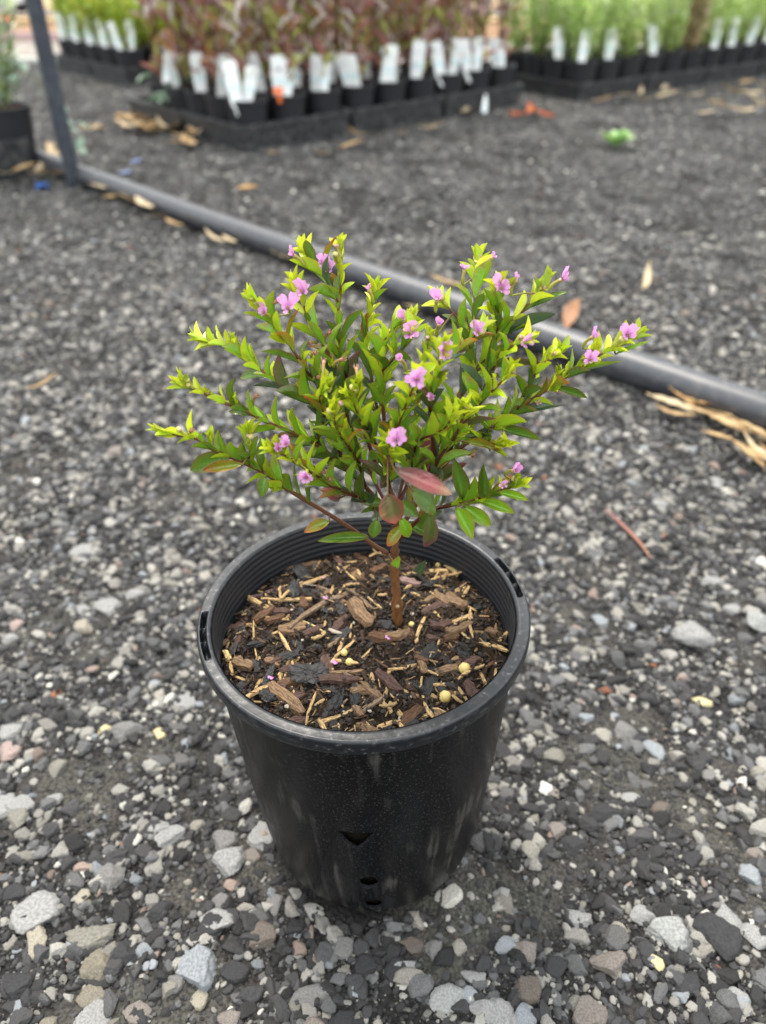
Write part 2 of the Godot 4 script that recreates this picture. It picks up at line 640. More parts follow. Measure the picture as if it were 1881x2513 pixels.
func build_named_stones() -> void:
	stone_at(-0.2317, 0.0709, 0.0161, 0.0149, "rough")
	stone_at(-0.1898, 0.0863, 0.0174, 0.0136, "beige")
	stone_at(-0.1761, 0.1064, 0.0116, 0.0123, "olive")
	stone_at(-0.2235, 0.0911, 0.0069, 0.0120, "cream")
	stone_at(-0.1120, 0.1084, 0.0131, 0.0153, "blue")
	stone_at(-0.1032, 0.0778, 0.0121, 0.0077, "light")
	stone_at(-0.1853, 0.0472, 0.0102, 0.0123, "grey")
	stone_at(-0.1486, 0.0145, 0.0138, 0.0099, "light")
	stone_at(-0.1045, 0.0316, 0.0129, 0.0125, "rough")
	stone_at(-0.2841, -0.0121, 0.0086, 0.0125, "light")
	stone_at(-0.3013, -0.0646, 0.0102, 0.0116, "pink")
	stone_at(-0.2705, -0.0010, 0.0084, 0.0113, "beige")
	stone_at(-0.1780, 0.1214, 0.0094, 0.0090, "tan")
	stone_at(-0.1997, 0.1436, 0.0061, 0.0109, "tan")
	stone_at(-0.1068, 0.1245, 0.0050, 0.0071, "cream")
	stone_at(-0.2012, 0.0597, 0.0052, 0.0057, "cream")
	stone_at(0.2031, 0.0853, 0.0141, 0.0141, "pale")
	stone_at(0.1624, 0.1027, 0.0123, 0.0108, "greybrown")
	stone_at(0.2517, 0.0714, 0.0088, 0.0119, "light")
	stone_at(0.2644, 0.0864, 0.0096, 0.0094, "light")
	stone_at(0.2197, -0.0833, 0.0108, 0.0131, "grey")
	stone_at(0.2385, -0.0655, 0.0077, 0.0107, "blue")
	stone_at(0.2959, -0.1189, 0.0091, 0.0059, "yellow")
	stone_at(0.1040, 0.1208, 0.0088, 0.0092, "brown")
	stone_at(0.0845, 0.1382, 0.0095, 0.0104, "light")
	stone_at(0.1007, 0.1393, 0.0076, 0.0098, "blue")
	stone_at(0.0968, 0.0931, 0.0095, 0.0070, "blue")
	stone_at(0.0977, 0.0578, 0.0069, 0.0086, "light")
	stone_at(0.2075, -0.0180, 0.0088, 0.0069, "light")
	stone_at(0.1436, -0.0315, 0.0070, 0.0069, "white")
	stone_at(0.2299, -0.0082, 0.0087, 0.0083, "brown")
	stone_at(0.1857, -0.0042, 0.0136, 0.0104, "dark")
	stone_at(0.2404, 0.0862, 0.0149, 0.0161, "dark")
	stone_at(0.1421, 0.1345, 0.0111, 0.0099, "greybrown")
	stone_at(0.1918, 0.1055, 0.0048, 0.0056, "yellow")
	stone_at(0.2403, 0.1248, 0.0069, 0.0072, "light")
	stone_at(-0.0696, 0.0878, 0.0109, 0.0101, "brown")
	stone_at(-0.0322, 0.1264, 0.0140, 0.0083, "grey")
	stone_at(-0.0645, 0.0630, 0.0076, 0.0089, "grey")
	stone_at(0.0245, 0.1090, 0.0090, 0.0091, "light")
	stone_at(0.0537, 0.1285, 0.0118, 0.0097, "pale")
	stone_at(0.0767, 0.1348, 0.0098, 0.0087, "light")
	stone_at(-0.0529, 0.1280, 0.0062, 0.0088, "light")
	stone_at(-0.0158, 0.0931, 0.0072, 0.0084, "grey")
	stone_at(-0.1102, 0.0138, 0.0110, 0.0107, "grey")
	stone_at(-0.0807, 0.0115, 0.0103, 0.0100, "light")
	stone_at(-0.1397, 0.1361, 0.0092, 0.0058, "dark")
	stone_at(-0.1609, 0.1003, 0.0097, 0.0109, "dark")
	stone_at(-0.2253, 0.1184, 0.0111, 0.0122, "dark")
	stone_at(0.1543, 0.0223, 0.0109, 0.0088, "dark")
	stone_at(0.2412, 0.0323, 0.0090, 0.0071, "dark")
	stone_at(0.2779, 0.0437, 0.0078, 0.0084, "blue")
	stone_at(0.0311, 0.0921, 0.0082, 0.0062, "brown")
	stone_at(0.0466, 0.0959, 0.0072, 0.0078, "grey")
	stone_at(0.0001, 0.1084, 0.0080, 0.0091, "dark")
	stone_at(-0.1583, 0.0102, 0.0092, 0.0076, "light")
	stone_at(-0.3219, -0.3337, 0.0151, 0.0112, "light")
	stone_at(-0.2682, -0.2384, 0.0148, 0.0119, "light")
	stone_at(-0.2834, -0.2157, 0.0096, 0.0105, "cream")
	stone_at(-0.3098, -0.0868, 0.0115, 0.0153, "light")
	stone_at(-0.2071, -0.0821, 0.0137, 0.0102, "grey")
	stone_at(-0.1643, -0.1152, 0.0095, 0.0102, "light")
	stone_at(-0.3528, -0.2173, 0.0097, 0.0080, "pink")
	stone_at(0.3165, -0.2044, 0.0226, 0.0181, "light")
	stone_at(0.3856, -0.2189, 0.0145, 0.0161, "pale")
	stone_at(0.3624, -0.2794, 0.0128, 0.0099, "light")
	stone_at(-0.1796, -0.0828, 0.0054, 0.0063, "yellow")
	stone_at(-0.2250, -0.0824, 0.0054, 0.0055, "yellow")
	stone_at(0.1398, -0.0149, 0.0076, 0.0056, "grey")
	stone_at(0.1444, 0.0100, 0.0074, 0.0072, "greybrown")
	stone_at(0.1624, 0.0792, 0.0074, 0.0055, "dark")
	stone_at(0.2084, 0.1163, 0.0095, 0.0076, "dark")
	stone_at(-0.0871, 0.1077, 0.0096, 0.0076, "dark")
	stone_at(-0.1429, 0.0705, 0.0085, 0.0075, "dark")
	stone_at(-0.0839, 0.1381, 0.0092, 0.0072, "greybrown")
	stone_at(-0.0140, 0.1377, 0.0092, 0.0064, "dark")
	stone_at(0.1255, 0.1072, 0.0080, 0.0067, "dark")
	# further single stones round about
	var keys := ["light", "grey", "dark", "dark", "beige", "blue", "greybrown", "light", "rough", "stone", "dark", "stone"]
	var made := 0
	while made < 190:
		var z := rnd(-0.62, 0.15)
		var half := half_view(z) * 0.7
		var x := rnd(-half, half)
		if x * x + z * z < 0.0075:
			continue
		var r := rnd(0.0055, 0.0105)
		stone_at(x, z, r, r * rnd(0.7, 1.0), keys[rng.randi() % keys.size()])
		made += 1


# ---------------------------------------------------------------- the pot
func build_pot() -> void:
	var pot := thing("plant_pot", "round black plastic pot holding the flowering shrub, in the middle of the picture", "plant pot")
	pot.rotation.z = 0.0215
	pot.position = Vector3(0.0048, 0.001, 0.0)
	var angles := []
	var a := -PI / 2
	while a < PI * 1.5 - 0.001:
		angles.append(a)
		a += 0.0105 if a > 1.28 and a < 1.9 else 0.05
	angles.append(PI * 1.5)
	var outline := [Vector2(0.0, 0.0015), Vector2(0.05, 0.0008), Vector2(0.066, 0.0), Vector2(0.0700, 0.0012), Vector2(0.0725, 0.0042), Vector2(0.0742, 0.009)]
	var y := 0.010
	while y < 0.2105:
		outline.append(Vector2(0.0745 + 0.0190 * pow((y - 0.01) / 0.2005, 0.66), y))
		y += 0.0008 if y < 0.13 else 0.008
	outline.append(Vector2(0.0936, 0.2108))
	var s := Shape.new()
	for q in outline:
		for w in angles:
			s.p(Vector3(cos(w) * q.x, q.y, sin(w) * q.x), Color.WHITE, Vector2((w + PI / 2) / TAU, 1.0 - q.y / 0.222))
	var cols := angles.size()
	var open_cells := {}
	for r in outline.size() - 1:
		for k in cols - 1:
			var w: float = (angles[k] + angles[k + 1]) / 2.0
			var h: float = (outline[r].y + outline[r + 1].y) / 2.0
			var rad: float = outline[r].x
			var hole := false
			if h > 0.012:
				var dx := (w - 1.6508) * rad
				var dh := h - 0.1145
				if dh < 0.009 and dh > -0.011:
					var half := 0.0120 * pow((dh + 0.011) / 0.020, 0.75)
					hole = absf(dx) < half
				dx = (w - 1.5837) * rad
				if dx * dx + pow((h - 0.0586) * 0.75, 2.0) < 0.00004:
					hole = true
				dx = (w - 1.5564) * rad
				if dx * dx + pow((h - 0.0234) * 0.75, 2.0) < 0.00004:
					hole = true
			if hole:
				open_cells[r * cols + k] = true
			else:
				s.quad(r * cols + k, (r + 1) * cols + k, (r + 1) * cols + k + 1, r * cols + k + 1)
	# the thickness of the wall shows round the drain holes
	var edges := [Shape.new(), Shape.new(), Shape.new()]
	for cell in open_cells:
		for side in [[-cols, 0, 1], [cols, cols, cols + 1], [-1, 0, cols], [1, 1, cols + 1]]:
			if open_cells.has(cell + side[0]):
				continue
			var a1: Vector3 = s.v[cell + side[1]]
			var b1: Vector3 = s.v[cell + side[2]]
			var in_a := a1 - Vector3(a1.x, 0, a1.z).normalized() * 0.0022
			var in_b := b1 - Vector3(b1.x, 0, b1.z).normalized() * 0.0022
			var edge: Shape = edges[0 if a1.y > 0.085 else 1 if a1.y > 0.04 else 2]
			edge.quad(edge.p(a1), edge.p(b1), edge.p(in_b), edge.p(in_a))
	var body := part("body", s.mesh(mats.pot), pot)
	for e in edges:
		part("drain_hole_edge", e.mesh(mats.black_plastic), body)
	# inside wall with fine moulded rings
	s = Shape.new()
	var inner := []
	for k in 60:
		var h := 0.172 + 0.0485 * k / 59.0
		inner.append(Vector2(0.0872 + (h - 0.172) * 0.08 + 0.0003 * sin(h * TAU / 0.0042), h))
	s.lathe(inner, 160)
	part("inner_wall", s.mesh(mats.black_plastic), pot)
	# rim, with a long narrow slot sunk into it on either side
	s = Shape.new()
	var top := 0.222
	var loop := [Vector2(0.0934, 0.2106), Vector2(0.0975, 0.2108), Vector2(0.0994, 0.2122), Vector2(0.1000, 0.2140), Vector2(0.1000, 0.2196), Vector2(0.0996, 0.2212), Vector2(0.0988, top), Vector2(0.0982, top + 0.0001), Vector2(0.0981, top), Vector2(0.0966, top), Vector2(0.0942, top), Vector2(0.0941, top + 0.0001), Vector2(0.0932, top), Vector2(0.0922, 0.2214), Vector2(0.0916, 0.2203), Vector2(0.0909, 0.2185)]
	var n := 420
	for q in loop.size():
		for k in n:
			var w := TAU * k / n
			var at: Vector2 = loop[q]
			if q == 9 or q == 10 or q == 8:
				var deep := 0.0
				for mid in [[2.917, 0.205], [-0.274, 0.195]]:
					var off := absf(wrapf(w - mid[0], -PI, PI))
					if off < mid[1] and absf(off - 0.06) > 0.008:
						deep = 0.0075
				if q == 9:
					at.x = 0.0980 if deep > 0.0 else 0.0966
				if q != 8:
					at.y -= deep
			s.p(Vector3(cos(w) * at.x, at.y, sin(w) * at.x))
	s.grid(0, loop.size(), n, true)
	part("rim", s.mesh(mats.rim), pot)


# ---------------------------------------------------------------- potting mix
func chip_shape(long_: float, wide: float, thick: float, tint: Color, ragged: float) -> Shape:
	var s := Shape.new()
	var n := 6
	var bow := rnd(-0.14, 0.14) * long_ * clampf(1.0 - 2.0 * wide / long_, 0.0, 1.0)
	for k in n:
		var t := float(k) / (n - 1) - 0.5
		var w := wide * 0.5 * rnd(1.0 - ragged, 1.0) * (0.62 if k == 0 or k == n - 1 else 1.0)
		var off := rnd(-0.12, 0.12) * wide + bow * (4.0 * t * t - 0.5)
		var lift := rnd(-0.12, 0.12) * thick
		var z := t * long_ + rnd(-0.06, 0.06) * long_
		for q in [Vector2(-1, -0.4), Vector2(-0.75, 0.5), Vector2(0.1, 0.62), Vector2(0.8, 0.45), Vector2(1, -0.4)]:
			s.p(Vector3(q.x * w + off, q.y * thick + lift, z + rnd(-0.05, 0.05) * long_), tint * rnd(0.8, 1.15))
	s.grid(0, n, 5, true)
	for e in [0, n - 1]:
		var m := s.p(Vector3(0, 0, (float(e) / (n - 1) - 0.5) * long_ * 1.02), tint)
		for k in 5:
			s.tri(m, e * 5 + k, e * 5 + (k + 1) % 5)
	return s


const CHIP_TINTS := {
	"twig": Color(0.19, 0.135, 0.09), "straw": Color(0.47, 0.33, 0.16), "bark": Color(0.2, 0.13, 0.075), "bark_red": Color(0.085, 0.05, 0.04), "bark_pink": Color(0.25, 0.165, 0.15), "char": Color(0.016, 0.016, 0.017), "cream": Color(0.58, 0.44, 0.2), "brown": Color(0.11, 0.06, 0.032),
}
const CHIP_NAMES := {"twig": "twig", "straw": "straw", "bark": "bark_chip", "bark_red": "bark_chip", "bark_pink": "bark_chip", "char": "charcoal_chip", "cream": "straw", "brown": "bark_chip"}


func soil_height(x: float, z: float) -> float:
	var d := sqrt(x * x + z * z)
	return SOIL_TOP + bumps.get_noise_2d(x * 4.0 + 3.0, z * 4.0) * 0.004 + bumps.get_noise_2d(x * 14.0, z * 14.0) * 0.0018 - 0.003 * smoothstep(0.075, 0.09, d)


func chip(kind: String, from: Vector3, to: Vector3, wide: float) -> void:
	var along := to - from
	var long_ := along.length()
	var thick := minf(wide * 0.45, 0.0042)
	if kind == "char":
		thick = wide * 0.55
	if kind == "char":
		# a split lump of charred bark
		var lump := part("charcoal_chip", stone_shape(3, 8, 0.3, 0.0).mesh(mats.bark, true), soil)
		lump.set_surface_override_material(0, mats.char)
		var here := (from + to) / 2.0
		here.y = soil_height(here.x, here.z) + wide * 0.06
		lump.transform = Transform3D(Basis.from_euler(Vector3(rnd(-0.3, 0.3), atan2(along.x, along.z), rnd(-0.3, 0.3))) * Basis.from_scale(Vector3(wide * 0.6, minf(wide, long_) * 0.34, long_ * 0.62)), here)
		return
	var o := part(CHIP_NAMES[kind], chip_shape(long_ * 1.08, wide * 1.2, thick, CHIP_TINTS[kind], 0.35).mesh(mats.bark, true), soil)
	var mid := (from + to) / 2.0
	mid.y = soil_height(mid.x, mid.z) + thick * 0.55
	o.transform = Transform3D(Basis.from_euler(Vector3(rnd(-0.1, 0.1), atan2(along.x, along.z), rnd(-0.2, 0.2))), mid)


func bead(at: Vector3, r: float) -> void:
	var s := icosphere(3)
	for k in s.v.size():
		s.v[k] *= r * (1.0 + 0.03 * sin(s.v[k].x * 7.0 + s.v[k].y * 5.0))
	var o := part("fertiliser_bead", s.mesh(mats.bead), soil)
	o.position = Vector3(at.x, soil_height(at.x, at.z) + r * 0.7, at.z)


func build_soil() -> void:
	soil = thing("potting_mix", "dark brown potting mix strewn with bark chips and straw inside the black pot", "potting soil")
	soil.rotation.z = 0.0215
	soil.position = Vector3(0.0048, 0.001, 0.0)
	var s := Shape.new()
	var rings := 46
	var sides := 150
	for k in rings:
		var r := 0.0878 * float(k) / (rings - 1)
		for j in sides:
			var w := TAU * j / sides
			var x := cos(w) * r
			var z := sin(w) * r
			var c := Color(0.016, 0.012, 0.010).lerp(Color(0.05, 0.033, 0.022), clampf(0.4 + 1.2 * bumps.get_noise_2d(x * 9.0, z * 9.0 + 5.0), 0.0, 1.0))
			s.p(Vector3(x, soil_height(x, z) + rnd(-0.0006, 0.0006), z), c)
	s.grid(0, rings, sides, true)
	part("surface", s.mesh(mats.earth), soil)
	s = Shape.new()
	s.lathe([Vector2(0.0, 0.006), Vector2(0.066, 0.006), Vector2(0.0705, 0.012), Vector2(0.0868, 0.185), Vector2(0.0, 0.186)], 64, Color(0.012, 0.009, 0.007))
	part("root_ball", s.mesh(mats.earth), soil)
	# fine litter: shreds, crumbs and fibres
	var shreds := []
	for k in 4:
		shreds.append(chip_shape(2.0, 0.42 + 0.14 * k, 0.3, Color.WHITE, 0.4).mesh(mats.bark, true))
	for k in 3:
		shreds.append(fine_stone_meshes[k])
	var buffers := []
	for m in shreds:
		buffers.append(PackedFloat32Array())
	for k in 5200:
		var w := rng.randf() * TAU
		var r := 0.0875 * sqrt(rng.randf())
		var x := cos(w) * r
		var z := sin(w) * r
		if Vector2(x - 0.0213, z + 0.0137).length() < 0.0045:
			continue
		var which := rng.randi() % shreds.size()
		var size := rnd(0.0006, 0.0017) if which > 3 else rnd(0.0009, 0.0034) * (1.0 if k % 6 else 1.5)
		var c := Color(0.02, 0.017, 0.014) * rnd(0.6, 1.8)
		var pick := rng.randf()
		if which <= 3 and pick < 0.13:
			c = Color(0.40, 0.28, 0.14) * rnd(0.6, 1.3)
		elif which <= 3 and pick < 0.52:
			c = Color(0.085, 0.05, 0.028) * rnd(0.4, 1.4)
		elif pick < 0.8:
			c = Color(0.035, 0.024, 0.017) * rnd(0.5, 1.4)
		elif pick > 0.985:
			c = Color(0.4, 0.36, 0.3)
		var slim := rnd(0.35, 1.0) if which <= 3 else 1.0
		var b := Basis.from_euler(Vector3(rnd(-0.45, 0.45), rng.randf() * TAU, rnd(-0.8, 0.8))) * Basis.from_scale(Vector3(size * slim, size * 0.8 * slim, size))
		var y := soil_height(x, z) + size * 0.22 + 0.0003
		buffers[which].append_array(PackedFloat32Array([b.x.x, b.y.x, b.z.x, x, b.x.y, b.y.y, b.z.y, y, b.x.z, b.y.z, b.z.z, z, c.r, c.g, c.b, 1.0]))
	for k in shreds.size():
		var mm := MultiMesh.new()
		mm.transform_format = MultiMesh.TRANSFORM_3D
		mm.use_colors = true
		mm.mesh = shreds[k]
		mm.instance_count = buffers[k].size() / 16
		mm.buffer = buffers[k]
		var o := MultiMeshInstance3D.new()
		o.name = "fine_litter" if k == 0 else "fine_litter_%03d" % k
		o.multimesh = mm
		o.set_meta("kind", "stuff")
		soil.add_child(o, true)
	chip("twig", Vector3(-0.0473, 0.1982, -0.0090), Vector3(-0.0092, 0.1982, -0.0448), 0.0039)
	chip("straw", Vector3(-0.0422, 0.1982, -0.0493), Vector3(-0.0131, 0.1982, -0.0696), 0.0029)
	chip("bark", Vector3(-0.0543, 0.1982, 0.0396), Vector3(-0.0352, 0.1982, 0.0592), 0.0082)
	chip("bark_red", Vector3(0.0077, 0.1982, 0.0310), Vector3(0.0205, 0.1982, 0.0455), 0.0079)
	chip("bark_pink", Vector3(-0.0764, 0.1982, -0.0426), Vector3(-0.0550, 0.1982, -0.0500), 0.0045)
	chip("bark", Vector3(-0.0663, 0.1982, -0.0703), Vector3(-0.0318, 0.1982, -0.0739), 0.0060)
	chip("char", Vector3(-0.0423, 0.1982, 0.0293), Vector3(-0.0199, 0.1982, 0.0310), 0.0158)
	chip("char", Vector3(-0.0765, 0.1982, 0.0379), Vector3(-0.0641, 0.1982, 0.0388), 0.0112)
	chip("bark_red", Vector3(-0.0247, 0.1982, 0.0379), Vector3(-0.0040, 0.1982, 0.0362), 0.0060)
	chip("straw", Vector3(-0.0284, 0.1982, 0.0667), Vector3(-0.0041, 0.1982, 0.0557), 0.0026)
	chip("cream", Vector3(0.0527, 0.1982, -0.0751), Vector3(0.0625, 0.1982, -0.0608), 0.0045)
	chip("straw", Vector3(0.0413, 0.1982, -0.0459), Vector3(0.0517, 0.1982, -0.0222), 0.0021)
	chip("cream", Vector3(0.0411, 0.1982, -0.0264), Vector3(0.0484, 0.1982, -0.0144), 0.0021)
	chip("straw", Vector3(0.0763, 0.1982, -0.0317), Vector3(0.0914, 0.1982, -0.0486), 0.0024)
	chip("straw", Vector3(0.0814, 0.1982, 0.0056), Vector3(0.0924, 0.1982, -0.0050), 0.0029)
	chip("bark", Vector3(-0.0000, 0.1982, 0.0396), Vector3(0.0091, 0.1982, 0.0504), 0.0053)
	chip("straw", Vector3(-0.0672, 0.1982, -0.0339), Vector3(-0.0223, 0.1982, -0.0397), 0.0029)
	chip("straw", Vector3(-0.0780, 0.1982, -0.0382), Vector3(-0.0617, 0.1982, -0.0243), 0.0047)
	chip("straw", Vector3(-0.0068, 0.1982, -0.0643), Vector3(0.0026, 0.1982, -0.0504), 0.0024)
	chip("cream", Vector3(-0.0393, 0.1982, -0.0140), Vector3(-0.0268, 0.1982, -0.0060), 0.0016)
	chip("straw", Vector3(-0.0474, 0.1982, 0.0310), Vector3(-0.0402, 0.1982, 0.0158), 0.0021)
	chip("straw", Vector3(-0.0216, 0.1982, 0.0240), Vector3(-0.0089, 0.1982, 0.0075), 0.0018)
	chip("bark", Vector3(-0.0200, 0.1982, 0.0293), Vector3(0.0076, 0.1982, 0.0231), 0.0034)
	chip("straw", Vector3(0.0264, 0.1982, 0.0655), Vector3(0.0428, 0.1982, 0.0584), 0.0024)
	chip("straw", Vector3(0.0551, 0.1982, 0.0371), Vector3(0.0697, 0.1982, 0.0267), 0.0021)
	chip("straw", Vector3(-0.0319, 0.1982, 0.0685), Vector3(-0.0279, 0.1982, 0.0480), 0.0018)
	chip("cream", Vector3(-0.0861, 0.1982, 0.0112), Vector3(-0.0815, 0.1982, 0.0186), 0.0039)
	chip("straw", Vector3(-0.0811, 0.1982, 0.0168), Vector3(-0.0785, 0.1982, 0.0293), 0.0021)
	chip("bark_pink", Vector3(0.0236, 0.1982, -0.0539), Vector3(0.0354, 0.1982, -0.0482), 0.0053)
	chip("bark", Vector3(-0.0087, 0.1982, -0.0307), Vector3(0.0032, 0.1982, -0.0080), 0.0092)
	chip("char", Vector3(0.0045, 0.1982, -0.0140), Vector3(0.0172, 0.1982, -0.0080), 0.0066)
	chip("straw", Vector3(0.0067, 0.1982, -0.0050), Vector3(0.0177, 0.1982, 0.0056), 0.0018)
	chip("bark", Vector3(0.0746, 0.1982, -0.0080), Vector3(0.0828, 0.1982, -0.0060), 0.0066)
	chip("straw", Vector3(-0.0899, 0.1982, -0.0120), Vector3(-0.0638, 0.1982, -0.0181), 0.0024)
	chip("straw", Vector3(0.0283, 0.1982, -0.0596), Vector3(0.0541, 0.1982, -0.0608), 0.0034)
	chip("straw", Vector3(-0.0583, 0.1982, -0.0459), Vector3(-0.0554, 0.1982, -0.0328), 0.0021)
	chip("char", Vector3(-0.0599, 0.1982, 0.0463), Vector3(-0.0508, 0.1982, 0.0480), 0.0092)
	chip("char", Vector3(-0.0217, 0.1982, 0.0447), Vector3(-0.0152, 0.1982, 0.0463), 0.0066)
	chip("bark", Vector3(-0.0928, 0.1982, 0.0037), Vector3(-0.0862, 0.1982, -0.0021), 0.0039)
	chip("straw", Vector3(-0.0033, 0.1982, 0.0608), Vector3(0.0049, 0.1982, 0.0708), 0.0016)
	chip("straw", Vector3(-0.0146, 0.1982, 0.0310), Vector3(0.0011, 0.1982, 0.0324), 0.0016)
	chip("straw", Vector3(-0.0504, 0.1982, 0.0624), Vector3(-0.0404, 0.1982, 0.0631), 0.0016)
	chip("char", Vector3(0.0375, 0.1982, 0.0379), Vector3(0.0426, 0.1982, 0.0396), 0.0047)
	chip("straw", Vector3(0.0959, 0.1982, -0.0264), Vector3(0.0949, 0.1982, -0.0080), 0.0018)
	chip("char", Vector3(-0.0842, 0.1982, -0.0120), Vector3(-0.0735, 0.1982, -0.0060), 0.0079)
	chip("cream", Vector3(-0.0554, 0.1982, -0.0060), Vector3(-0.0386, 0.1982, 0.0112), 0.0018)
	bead(Vector3(0.0594, 0.1982, 0.0288), 0.0035)
	bead(Vector3(0.0468, 0.1982, 0.0491), 0.0036)
	bead(Vector3(0.0292, 0.1982, -0.0106), 0.0019)
	bead(Vector3(-0.0091, 0.1982, 0.0218), 0.0023)
	bead(Vector3(-0.0124, 0.1982, 0.0153), 0.0021)
	bead(Vector3(0.0494, 0.1982, -0.0715), 0.0018)
	var kinds := ["straw", "bark", "char", "char", "bark_red", "straw", "brown", "char", "straw", "twig", "straw", "char"]
	for k in 260:
		var w := rng.randf() * TAU
		var r := 0.084 * sqrt(rng.randf())
		var at := Vector3(cos(w) * r, 0, sin(w) * r)
		if Vector2(at.x - 0.0213, at.z + 0.0137).length() < 0.008:
			continue
		var kind: String = kinds[rng.randi() % kinds.size()]
		var thin := kind == "straw" or kind == "twig"
		var long_ := rnd(0.008, 0.028) if thin else rnd(0.006, 0.017)
		var d := Vector3(rnd(-1, 1), 0, rnd(-1, 1)).normalized() * long_ / 2.0
		chip(kind, at - d, at + d, rnd(0.0010, 0.0030) if thin else long_ * rnd(0.3, 0.6))
	# a few petals that dropped
	for at in [Vector3(-0.016, 0, 0.022), Vector3(-0.053, 0, 0.035), Vector3(0.016, 0, 0.003), Vector3(-0.025, 0, -0.032), Vector3(-0.03, 0, -0.058)]:
		var o := part("fallen_petal", petal_meshes[0], soil)
		o.transform = Transform3D(Basis.from_euler(Vector3(-1.2, rng.randf() * TAU, 0.2)).scaled(Vector3.ONE * 0.0042), Vector3(at.x, soil_height(at.x, at.z) + 0.0022, at.z))


# ---------------------------------------------------------------- the shrub
const LEAF_TINTS := {
	# base, middle, tip, edge
	"tip": [Color(0.46, 0.57, 0.03), Color(0.53, 0.63, 0.025), Color(0.56, 0.62, 0.03), Color(0.56, 0.58, 0.04)],
	"lime": [Color(0.28, 0.45, 0.02), Color(0.32, 0.50, 0.018), Color(0.38, 0.48, 0.02), Color(0.46, 0.40, 0.03)],
	"bright": [Color(0.165, 0.34, 0.02), Color(0.165, 0.35, 0.016), Color(0.24, 0.30, 0.02), Color(0.28, 0.24, 0.03)],
	"mature": [Color(0.105, 0.21, 0.024), Color(0.09, 0.195, 0.02), Color(0.12, 0.19, 0.02), Color(0.17, 0.11, 0.025)],
	"dull": [Color(0.075, 0.14, 0.06), Color(0.065, 0.12, 0.055), Color(0.085, 0.12, 0.06), Color(0.12, 0.12, 0.07)],
	"redtip": [Color(0.16, 0.24, 0.02), Color(0.20, 0.21, 0.018), Color(0.36, 0.09, 0.02), Color(0.38, 0.13, 0.02)],
	"purpletip": [Color(0.09, 0.15, 0.03), Color(0.10, 0.12, 0.035), Color(0.2, 0.055, 0.08), Color(0.17, 0.07, 0.06)],
	"mauve": [Color(0.13, 0.085, 0.07), Color(0.40, 0.11, 0.12), Color(0.5, 0.33, 0.17), Color(0.16, 0.11, 0.09)],
	"redgreen": [Color(0.14, 0.085, 0.045), Color(0.12, 0.12, 0.04), Color(0.45, 0.14, 0.10), Color(0.33, 0.06, 0.055)],
	"rust": [Color(0.3, 0.09, 0.03), Color(0.32, 0.05, 0.02), Color(0.22, 0.04, 0.015), Color(0.3, 0.06, 0.02)],
}


func leaf_shape(tints: Array, broad: float, bend: float, fold: float) -> Shape:
	# along +Y, one unit long, half a unit of width stands for 1; the upper face looks to +Z
	var s := Shape.new()
	var rows := 10
	var twist := rnd(-0.45, 0.45)
	var lean := rnd(-0.1, 0.1)
	var spot := rnd(0.3, 0.9) if rng.randf() < 0.3 else -1.0
	var spot_q := rnd(-0.8, 0.8)
	for k in rows:
		var t := float(k) / (rows - 1)
		var w := pow(sin(PI * pow(t, broad)), 0.72) * 0.5
		if k == 0:
			w = 0.05
		if k == rows - 1:
			w = 0.012
		var sag := -bend * t * t
		for j in 7:
			var q := (j - 3) / 3.0
			var mid: Color = tints[0].lerp(tints[1], clampf(t * 1.8, 0, 1)).lerp(tints[2], smoothstep(0.62, 1.0, t))
			var c: Color = mid.lerp(tints[3], pow(absf(q), 4.0) * 0.8)
			if j == 3:
				c = c.lerp(Color(c.r * 1.5 + 0.06, c.g * 1.35 + 0.08, c.b * 1.3 + 0.03), 0.75 * (1.0 - t))
			if spot > 0.0 and absf(t - spot) < 0.1 and absf(q - spot_q) < 0.3:
				c = c.lerp(Color(0.28, 0.15, 0.05), 0.6)
			var z := fold * absf(q) * w + sag + 0.012 * sin(t * 17.0 + q * 3.0) * absf(q) + twist * q * w * t
			s.p(Vector3(q * w + lean * t * t, t - 0.15 * bend * t * t, z), c, Vector2(q * 0.5 + 0.5, t * 2.0))
	s.grid(0, rows, 7)
	return s


func make_leaf_meshes() -> void:
	for key in LEAF_TINTS:
		var list := []
		for k in 6:
			var shade := rnd(0.82, 1.15)
			var tints := []
			for c in LEAF_TINTS[key]:
				tints.append(c * shade)
			list.append(leaf_shape(tints, [0.85, 0.95, 0.78, 0.9, 0.82, 1.0][k], [0.08, 0.22, -0.08, 0.32, 0.0, 0.14][k], [0.35, 0.25, 0.5, 0.4, 0.6, 0.3][k]))
		leaf_meshes[key] = list


func leaf_job(at: Vector3, along: Vector3, face: Vector3, long_: float, wide: float, key: String, holder: Node) -> void:
	var y := along.normalized()
	var z := (face - y * face.dot(y))
	if z.length() < 0.01:
		z = y.cross(Vector3(0.3, 0.1, 0.9))
	z = z.normalized()
	var x := y.cross(z)
	leaf_jobs.append([Transform3D(Basis(x * wide, y * long_, z * long_), at), key, rng.randi() % 6, long_ + wide, holder])


func bezier_points(pts: Array, count: int) -> Array:
	# a smooth curve through the points (Catmull-Rom)
	var out := []
	var n := pts.size()
	for k in count + 1:
		var t := float(k) / count * (n - 1)
		var i := mini(int(t), n - 2)
		var u := t - i
		var p0: Vector3 = pts[maxi(i - 1, 0)]
		var p1: Vector3 = pts[i]
		var p2: Vector3 = pts[i + 1]
		var p3: Vector3 = pts[mini(i + 2, n - 1)]
		out.append(p1.cubic_interpolate(p2, p0, p3, u))
	return out


